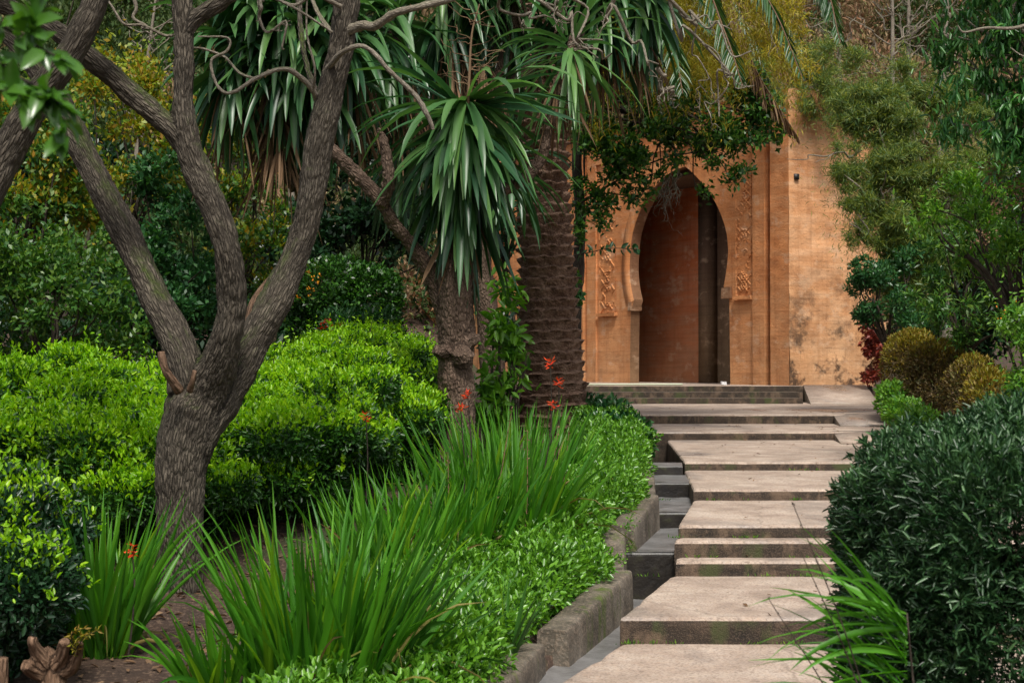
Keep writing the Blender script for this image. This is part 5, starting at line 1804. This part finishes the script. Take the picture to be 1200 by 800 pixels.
# ------------------------------------------------------------------ blade-leaved clumps
def iris(name, label, px_, d, n, Lf, spread, rad, mat='iris', group='clumps of upright blade leaves', lean=0.0, wd=.028, bend=.8):
    g = G(px_, d)
    a = Acc()
    az_ = rng.uniform(-math.pi, math.pi, n)
    rr_ = rad * np.sqrt(rng.random(n))
    base = np.stack([np.cos(az_) * rr_, np.sin(az_) * rr_ * .8, 0 * rr_], -1) + g
    base[:, 2] = bed(base[:, 0], base[:, 1]) - .02
    el_ = R(88) - np.abs(rng.normal(0, R(spread), n)) - R(14) * rr_ / rad
    az2 = az_ + rng.normal(0, .7, n)
    if lean:
        az2 = np.where(rng.random(n) < lean, rng.normal(0, .5, n), az2)
    blades(a, base, az2, el_, Lf * rng.uniform(.55, 1.12, n), wd * rng.uniform(.7, 1.3, n), bend * .75 * rng.uniform(.1, 1.35, n) ** 2, 7, 0, .3, twist=.9)
    nd = max(3, n // 9)
    k = rng.integers(0, n, nd)
    blades(a, base[k], az2[k] + .3, el_[k] - rng.uniform(.1, .7, nd), Lf * rng.uniform(.4, .95, nd), np.full(nd, wd * .7), rng.uniform(.8, 3, nd), 6, 1, .45, twist=1)
    k = rng.integers(0, n, n // 5)
    blades(a, base[k], az2[k] + .8, el_[k], Lf * rng.uniform(.5, 1.0, n // 5), np.full(n // 5, wd), rng.uniform(.1, 1, n // 5), 6, 2, .45, twist=1)
    o = a.obj(name, [M[mat], M['straw'], M['iris_lt']], origin=g, smooth=True)
    return tag(o, label, 'plant', group)
iris('iris_clump', 'largest clump of green blade leaves at the bottom edge right of the tree foot', 378, 6.5, 230, .95, 12, .25, bend=1.0)
iris('iris_clump', 'short loose fan of blade leaves in front of the tree foot at the bottom edge', 270, 6.45, 60, .55, 20, .13, bend=1.0)
iris('iris_clump', 'loose clump of blade leaves arching over the ground cover at the bottom edge', 440, 6.8, 90, .74, 20, .16, mat='iris_dark', bend=1.3)
iris('iris_clump', 'upright clump of blade leaves between the corner hedge and the tree foot', 122, 7.35, 150, .84, 11, .15, bend=.8)
iris('iris_clump', 'clump of blade leaves left of the yucca foot, second from the front', 462, 8.9, 180, .80, 12, .28)
iris('iris_clump', 'clump of blade leaves in front of the yucca foot with red flower stems', 528, 9.4, 240, .82, 11, .30)
iris('iris_clump', 'tallest pale green clump of blade leaves before the palm foot', 588, 9.9, 290, .95, 10, .32, mat='iris')
iris('iris_clump', 'farthest clump of blade leaves at the foot of the palm', 622, 11.5, 170, .85, 11, .32, mat='iris')
iris('iris_clump', 'small tuft of blade leaves standing in the ground cover near the kerb', 590, 7.4, 26, .42, 24, .06, mat='iris_dark', wd=.022)
iris('iris_clump', 'small tuft of blade leaves at the left of the ground cover', 520, 8.0, 26, .45, 24, .06, mat='iris_dark', wd=.022)

# red torch flowers on thin stems
FL = [(645, 426, 640, 560, 10.2, 'upper red flower head before the palm trunk'), (655, 450, 645, 580, 10.3, 'tallest narrow red flower head before the palm trunk, in the middle of three'), (648, 476, 620, 590, 10.0, 'flat red flower head low before the palm trunk'),
      (548, 462, 552, 600, 9.6, 'small red flower head against the yucca trunk, the right one'), (540, 480, 542, 600, 9.5, 'red flower head against the yucca trunk, the lower left one'), (429, 489, 425, 620, 9.8, 'small red flower head in front of the lime hedge'),
      (155, 645, 150, 760, 7.2, 'orange-red flower head among the blades left of the tree foot'), (18, 444, 18, 520, 12.5, 'faint red flower in the dark gap at the left edge')]
for (x0, y0, x1, y1, d, lab) in FL:
    g = P(x1, y1, d)
    g[2] = bed(g[0], g[1])
    t = thing('torch_flower', lab, 'flower', g, 'red torch flowers')
    a = Acc()
    top = P(x0, y0, d)
    tube(a, [g, g * .4 + top * .6 + np.array([.02, 0, 0]), top], [.006, .005, .0035], 6, 14, cap=False)
    a.obj('stem', M['bark_dark'], t, smooth=True, bark=True)
    a = Acc()
    n = 24
    u = rng.random(n)
    hh = .055
    q = top + np.stack([rng.normal(0, .008, n), rng.normal(0, .008, n), (u - .5) * hh], -1)
    dd = rdir(n)
    dd[:, 2] = dd[:, 2] * .3 - .1 + u * .6
    leaves(a, q, dd, rdir(n), .038, .24, LEAF4)
    a.obj('flower_head', M['flower'], t)
# seed stalks among the blades
a = None
for i, (x0, y0, x1, y1, d) in enumerate(((600, 480, 560, 640, 9.4), (618, 505, 612, 640, 9.6), (655, 500, 628, 600, 10), (525, 530, 520, 640, 9.2), (668, 490, 650, 560, 10.3))):
    g = P(x1, y1, d)
    g[2] = bed(g[0], g[1])
    a = Acc()
    top = P(x0, y0, d)
    C, _ = tube(a, [g, g * .5 + top * .5 + np.array([.015, 0, 0]), top], [.005, .004, .002], 5, 16, cap=False)
    pts_ = np.repeat(C[6:], 3, 0) + rng.normal(0, .004, (len(C[6:]) * 3, 3))
    leaves(a, pts_, rdir(len(pts_)), rdir(len(pts_)), .018, .6)
    o = a.obj('seed_stalk', M['dead'], origin=g)
    tag(o, 'thin dry seed stalk standing among the blade leaves before the palm', 'stalk', 'dry seed stalks')

# cut stump at the lower left corner and a sawn post
g = P(62, 800, 6.4)
g[2] = bed(g[0], g[1])
st = thing('cut_stump', 'short tan stump with sawn knobbly arms in the bottom left corner', 'stump', g)
remesh_tube_object('trunk', [
    ([g + np.array([0, 0, -.1]), g + np.array([0, 0, .05]), P(60, 775, 6.4), P(50, 758, 6.4)], [.09, .075, .05, .03]),
    (pp([(58, 785, 6.4), (46, 768, 6.35), (38, 752, 6.3), (39, 745, 6.3)]), [.05, .035, .025, .022]),
    (pp([(62, 785, 6.4), (72, 768, 6.35), (75, 750, 6.3)]), [.05, .03, .022]),
    (pp([(62, 788, 6.4), (85, 780, 6.4), (92, 765, 6.35), (94, 752, 6.3)]), [.05, .035, .022, .018]),
    (pp([(58, 790, 6.4), (38, 785, 6.35), (30, 778, 6.3)]), [.05, .035, .03]),
], .008, M['bark_stump'], st, .008)
a = Acc()
for (x, y) in ((90, 748), (100, 745), (84, 742)):
    C, _ = tube(a, pp([(86, 765, 6.3), (x, y, 6.25), (x + 14, y - 6, 6.25)]), [.003, .001], 4, 10, 1, cap=False)
    q = np.repeat(C, 4, 0)
    leaves(a, q, rdir(len(q)) * .7 + np.array([.3, 0, .3]), rdir(len(q)), .028, .25)
a.obj('fern_sprig', [M['gold'], M['bark_dark']], st)
g = P(-2, 830, 6.2)
g[2] = bed(g[0], g[1])
a = Acc()
tube(a, [g - np.array([0, 0, .05]), P(0, 790, 6.2), P(1, 770, 6.2)], [.04, .036, .03], 10, 14, wob=.1)
o = a.obj('wooden_post', M['bark_stump'], origin=g, smooth=True, bark=True)
tag(o, 'pale sawn stake at the extreme bottom left edge', 'stake')

# ------------------------------------------------------------------ big clipped bush at right front
b0 = np.array([1.75, 4.9, 0.0])
rbush = thing('clipped_bush', 'big dark grey-green clipped bush filling the lower right corner', 'bush', b0)
a = Acc()
lumps = [(np.array([2.10, 4.95, .70]), (.84, .60, .69)), (np.array([2.75, 5.1, .72]), (.5, .6, .70))]
for _ in range(26):
    u = rdir(1)[0]
    u[2] = abs(u[2])
    k_ = (np.abs(u) ** 6).sum() ** (-1 / 6)
    sr = rng.uniform(.10, .2)
    lumps.append((lumps[0][0] + u * k_ * np.array([.84, .60, .72]) * .86, (sr, sr, sr)))
foliage(a, auto(lumps, .034, .2, 2.3), .034, .2, LEAF6, 0, depth=.18, up=.35, rand=.65, out=.9, e=6.0, rough=.07, mat_top=1, top_z=.75)
# sprig tips: whorls of narrow leaves
for c, r in lumps:
    q, nr = surf_ell(c, r, 3400 if r[0] > .6 else 1100 if r[0] > .3 else 110, 6.0 if r[0] > .3 else 2.0, 0, -.7)
    q = q + nr * (.07 * min(r) * 2 * fbm(q * (1.6 / min(r)) + 11.3, 5, 3))[:, None]
    for k in range(9):
        leaves(a, q + nr * rng.uniform(-.03, .035, (len(q), 1)), nr * .7 + rdir(len(q)) * .8 + np.array([0, 0, .25]), nr * .5 + rdir(len(q)) * .5 + np.array([0, 0, .5]), .036, .2, LEAF6, 1 if k % 4 == 0 else 0)
a.obj('foliage', [M['bush_r'], M['bush_tip']], rbush)
s = Acc()
for (c, r) in lumps[:2]:
    for k in range(22):
        g = c + np.array([rng.uniform(-.4, .4) * r[0], rng.uniform(-.2, .5) * r[1], -c[2]])
        g[2] = -.02
        tube(s, [g, g + rng.normal(0, .08, 3) + np.array([0, 0, .4]), g + rng.normal(0, .1, 3) + np.array([0, 0, .8]), g + rng.normal(0, .12, 3) + np.array([0, 0, 1.1])], [.014, .011, .007, .004], 6, 12, cap=False)
s.obj('stem', M['bark_dark'], rbush, smooth=True, bark=True)
# blades fanning out at its left foot
g = np.array([1.22, 4.32, 0])
n = 70
a = Acc()
C_, _ = tube(a, [g - np.array([0, 0, .05]), g + np.array([.01, 0, .4]), g + np.array([-.03, -.02, .86])], [.005, .004, .003], 8, 14, 1, wob=.15)
az_ = rng.normal(R(186), .4, n)
base = C_[-1] - np.array([0, 0, 1.0]) * (rng.random(n) * .5)[:, None]
blades(a, base, az_, rng.uniform(R(-5), R(55), n), rng.uniform(.26, .56, n), rng.uniform(.010, .021, n), rng.uniform(.1, 1.1, n), 7, 0, .3, twist=.8)
o = a.obj('blade_tuft', [M['iris'], M['bark_dark']], origin=g, smooth=True, bark=True)
tag(o, 'fan of green blade leaves sticking out from the left foot of the clipped bush', 'plant')
for i, (x0, y0) in enumerate(((930, 592), (900, 700), (938, 645))):
    a = Acc()
    top = P(x0, y0, 4.15)
    C, _ = tube(a, [g, g * .4 + top * .6 + np.array([.03, 0, .02]), top], [.003, .0025, .0012], 5, 16, cap=False)
    q = np.repeat(C[8:], 2, 0)
    leaves(a, q, rdir(len(q)), rdir(len(q)), .01, .6)
    o = a.obj('seed_stalk', M['bark_dark'], origin=g, bark=True)
    tag(o, ['upper thin dark seed stalk poking left from the clipped bush', 'lowest thin dark seed stalk poking left from the clipped bush', 'middle thin dark seed stalk poking left from the clipped bush'][i], 'stalk')

# small weeds in the joints of the steps
a = Acc()
wp = []
for k in range(46):
    i = int(rng.integers(0, 6))
    px_ = rng.uniform(735, 960)
    d, z = ST[i]
    wp.append((X(px_, d), d - .015, ST[i - 1][1] if i else 0))
for p in wp:
    n = int(rng.integers(3, 10))
    b_ = np.array(p) + rng.normal(0, .03, (n, 3)) * np.array([1, .1, 0])
    leaves(a, b_, rdir(n) * .6 + np.array([0, -.4, .9]), rdir(n), .028, .3)
for (px_, py_, d) in ((739, 598, 10.18), (738, 640, 10.15), (728, 655, 9.6), (786, 658, 10.3), (735, 620, 10.1), (752, 548, 12.5), (740, 610, 10.1)):
    c = P(px_, py_, d)
    n = 34
    leaves(a, c + rng.normal(0, .02, (n, 3)), rdir(n) + np.array([0, -.3, .3]), rdir(n), .022, .6)
o = a.obj('weeds', M['shrub_r'])
o['kind'] = 'stuff'
tag(o, 'tiny green weeds in the joints of the steps and kerb', 'weeds')

# fallen leaves on the soil and a few on the paving
a = Acc()
n = 5200
yy = rng.uniform(5.6, 16, n)
xx = xk(yy) - .25 - rng.uniform(0, 4.5, n)
q = np.stack([xx, yy, bed(xx, yy) + .012], -1)
leaves(a, q, rdir(n) * np.array([1, 1, .25]), np.array([0, 0, 1.0]) + rdir(n) * .5, .05, .45, LEAF6)
n = 130
yy = rng.uniform(5.5, 24, n)
xx = np.array([rng.uniform(xk(y) + .75, xr(y) - .3) for y in yy])
zz = np.array([stair_z(y) + .012 for y in yy])
leaves(a, np.stack([xx, yy, zz], -1), rdir(n) * np.array([1, 1, .15]), np.array([0, 0, 1.0]) + rdir(n) * .3, .04, .5, LEAF6)
o = a.obj('leaf_litter', M['dead'])
o['kind'] = 'stuff'
tag(o, 'brown fallen leaves scattered on the soil under the tree', 'leaf litter')

# pale hose lying along the gate landing
a = Acc()
z_ = TOPZ + .03
q = [P(676, 458, 28.7), P(684, 454, 29.1), P(700, 451, 29.4), P(730, 451.5, 29.5), P(770, 452, 29.6), P(800, 452, 29.6)]
for k in range(6):
    q[k][2] = max(q[k][2], z_)
    if k > 2: q[k][2] = z_
tube(a, q, [.022, .022], 8, 40)
mh = newmat('hose_rubber')[0]
mh.node_tree.nodes['Principled BSDF'].inputs['Base Color'].default_value = (.42, .45, .33, 1)
o = a.obj('garden_hose', mh, origin=q[0], smooth=True)
tag(o, 'pale green hose lying along the top step before the gate', 'hose')
a = Acc()
c = P(848, 447, 31.2)
c[2] = TOPZ
rough_box(a, c[0] - .06, c[0] + .06, c[1] - .05, c[1] + .05, c[2], c[2] + .07, 3, .02)
mw = newmat('white_plastic')[0]
mw.node_tree.nodes['Principled BSDF'].inputs['Base Color'].default_value = (.7, .72, .75, 1)
o = a.obj('white_bag', mw, origin=c)
tag(o, 'small crumpled white bag on the landing inside the arch foot', 'bag')

# ------------------------------------------------------------------ hillside behind
a = Acc()
n = 900
lm = []
for k in range(n):
    y = 43.5 + 62 * rng.random() ** 1.2
    x = rng.uniform(-.55, .5) * y
    s = rng.uniform(.7, 1.5) * (1 + (y - 37) / 60)
    lm.append((np.array([x, y, bed(x, y) + s * .5]), (s, s, s * .9)))
lm.sort(key=lambda q: -(q[0][0] / q[0][1]) + rng.normal(0, .25))
half = int(len(lm) * .4)
foliage(a, auto(lm[:half], .26, .3, .55), .26, .3, LEAF4, 0, depth=.7, up=.6, rand=.8)
foliage(a, auto(lm[half:], .26, .4, .55), .26, .4, LEAF4, 1, depth=.7, up=.5, rand=.8)
o = a.obj('hillside_scrub', [M['brush'], M['scrub']])
o['kind'] = 'stuff'
tag(o, 'russet and green scrub covering the hillside far behind the gateway', 'scrub')
bt = ['pale bare tree furthest left on the hill behind the gateway', 'bare white-stemmed tree on the hill above the gateway', 'crooked pale bare tree beside the white-stemmed one on the hill', 'bare tree with a long leaning stem on the hill at right', 'grey bare tree on the hill seen between the forked tree limbs', 'bare twiggy tree on the hill at the upper left']
for i, (px_, d, hh) in enumerate(((985, 46, 10), (1048, 46, 11.5), (1066, 47, 11), (1100, 46.5, 11.5), (345, 44, 10.5), (150, 44, 10.5))):
    g = G(px_, d)
    t = thing('bare_tree', bt[i], 'tree', g, 'bare trees on the hill')
    a = Acc()
    lean = rng.normal(0, .5)
    top = g + np.array([lean, 0, hh])
    tube(a, [g - np.array([0, 0, .2]), g + np.array([lean * .3, 0, hh * .5]), top], [.12, .09, .03], 8, 20, wob=.1, cap=False)
    for k in range(20):
        u = rng.uniform(.5, .98)
        s0 = g + (top - g) * u
        twisty(a, s0, s0 + np.array([rng.normal(0, 1.0), rng.normal(0, .6), rng.uniform(.2, 1.6)]), .05 * (1.3 - u), .012, .05, 6, 2, dep=1)
    a.obj('trunk', M['bark_pale'], t, smooth=True, bark=True)
# tall trees at the ridge left, letting little sky through
for i, (px_, d, lumps, lab) in enumerate(((60, 30, [(60, 60, 30, 60, 40), (-20, 20, 30, 60, 60), (120, -20, 30, 50, 40)], 'dark tree on the slope behind the far left thicket'),
                                      (250, 29, [(250, 40, 29, 50, 50), (300, 110, 29, 50, 50), (240, 130, 29, 60, 50), (330, 180, 29, 60, 60)], 'mid-green tree on the slope behind the middle limb'))):
    cr = crown([L(*q) for q in lumps], 10, .42)
    plant('evergreen_tree', lab, 'tree', G(px_, d), cr, M['scrub'], .16, .45, cov=.6, stem=M['bark_dark'], stem_r=.08, ntw=10, part='crown', depth=.5)
print('faces', sum(len(o.data.polygons) for o in SC.objects if o.type == 'MESH'))
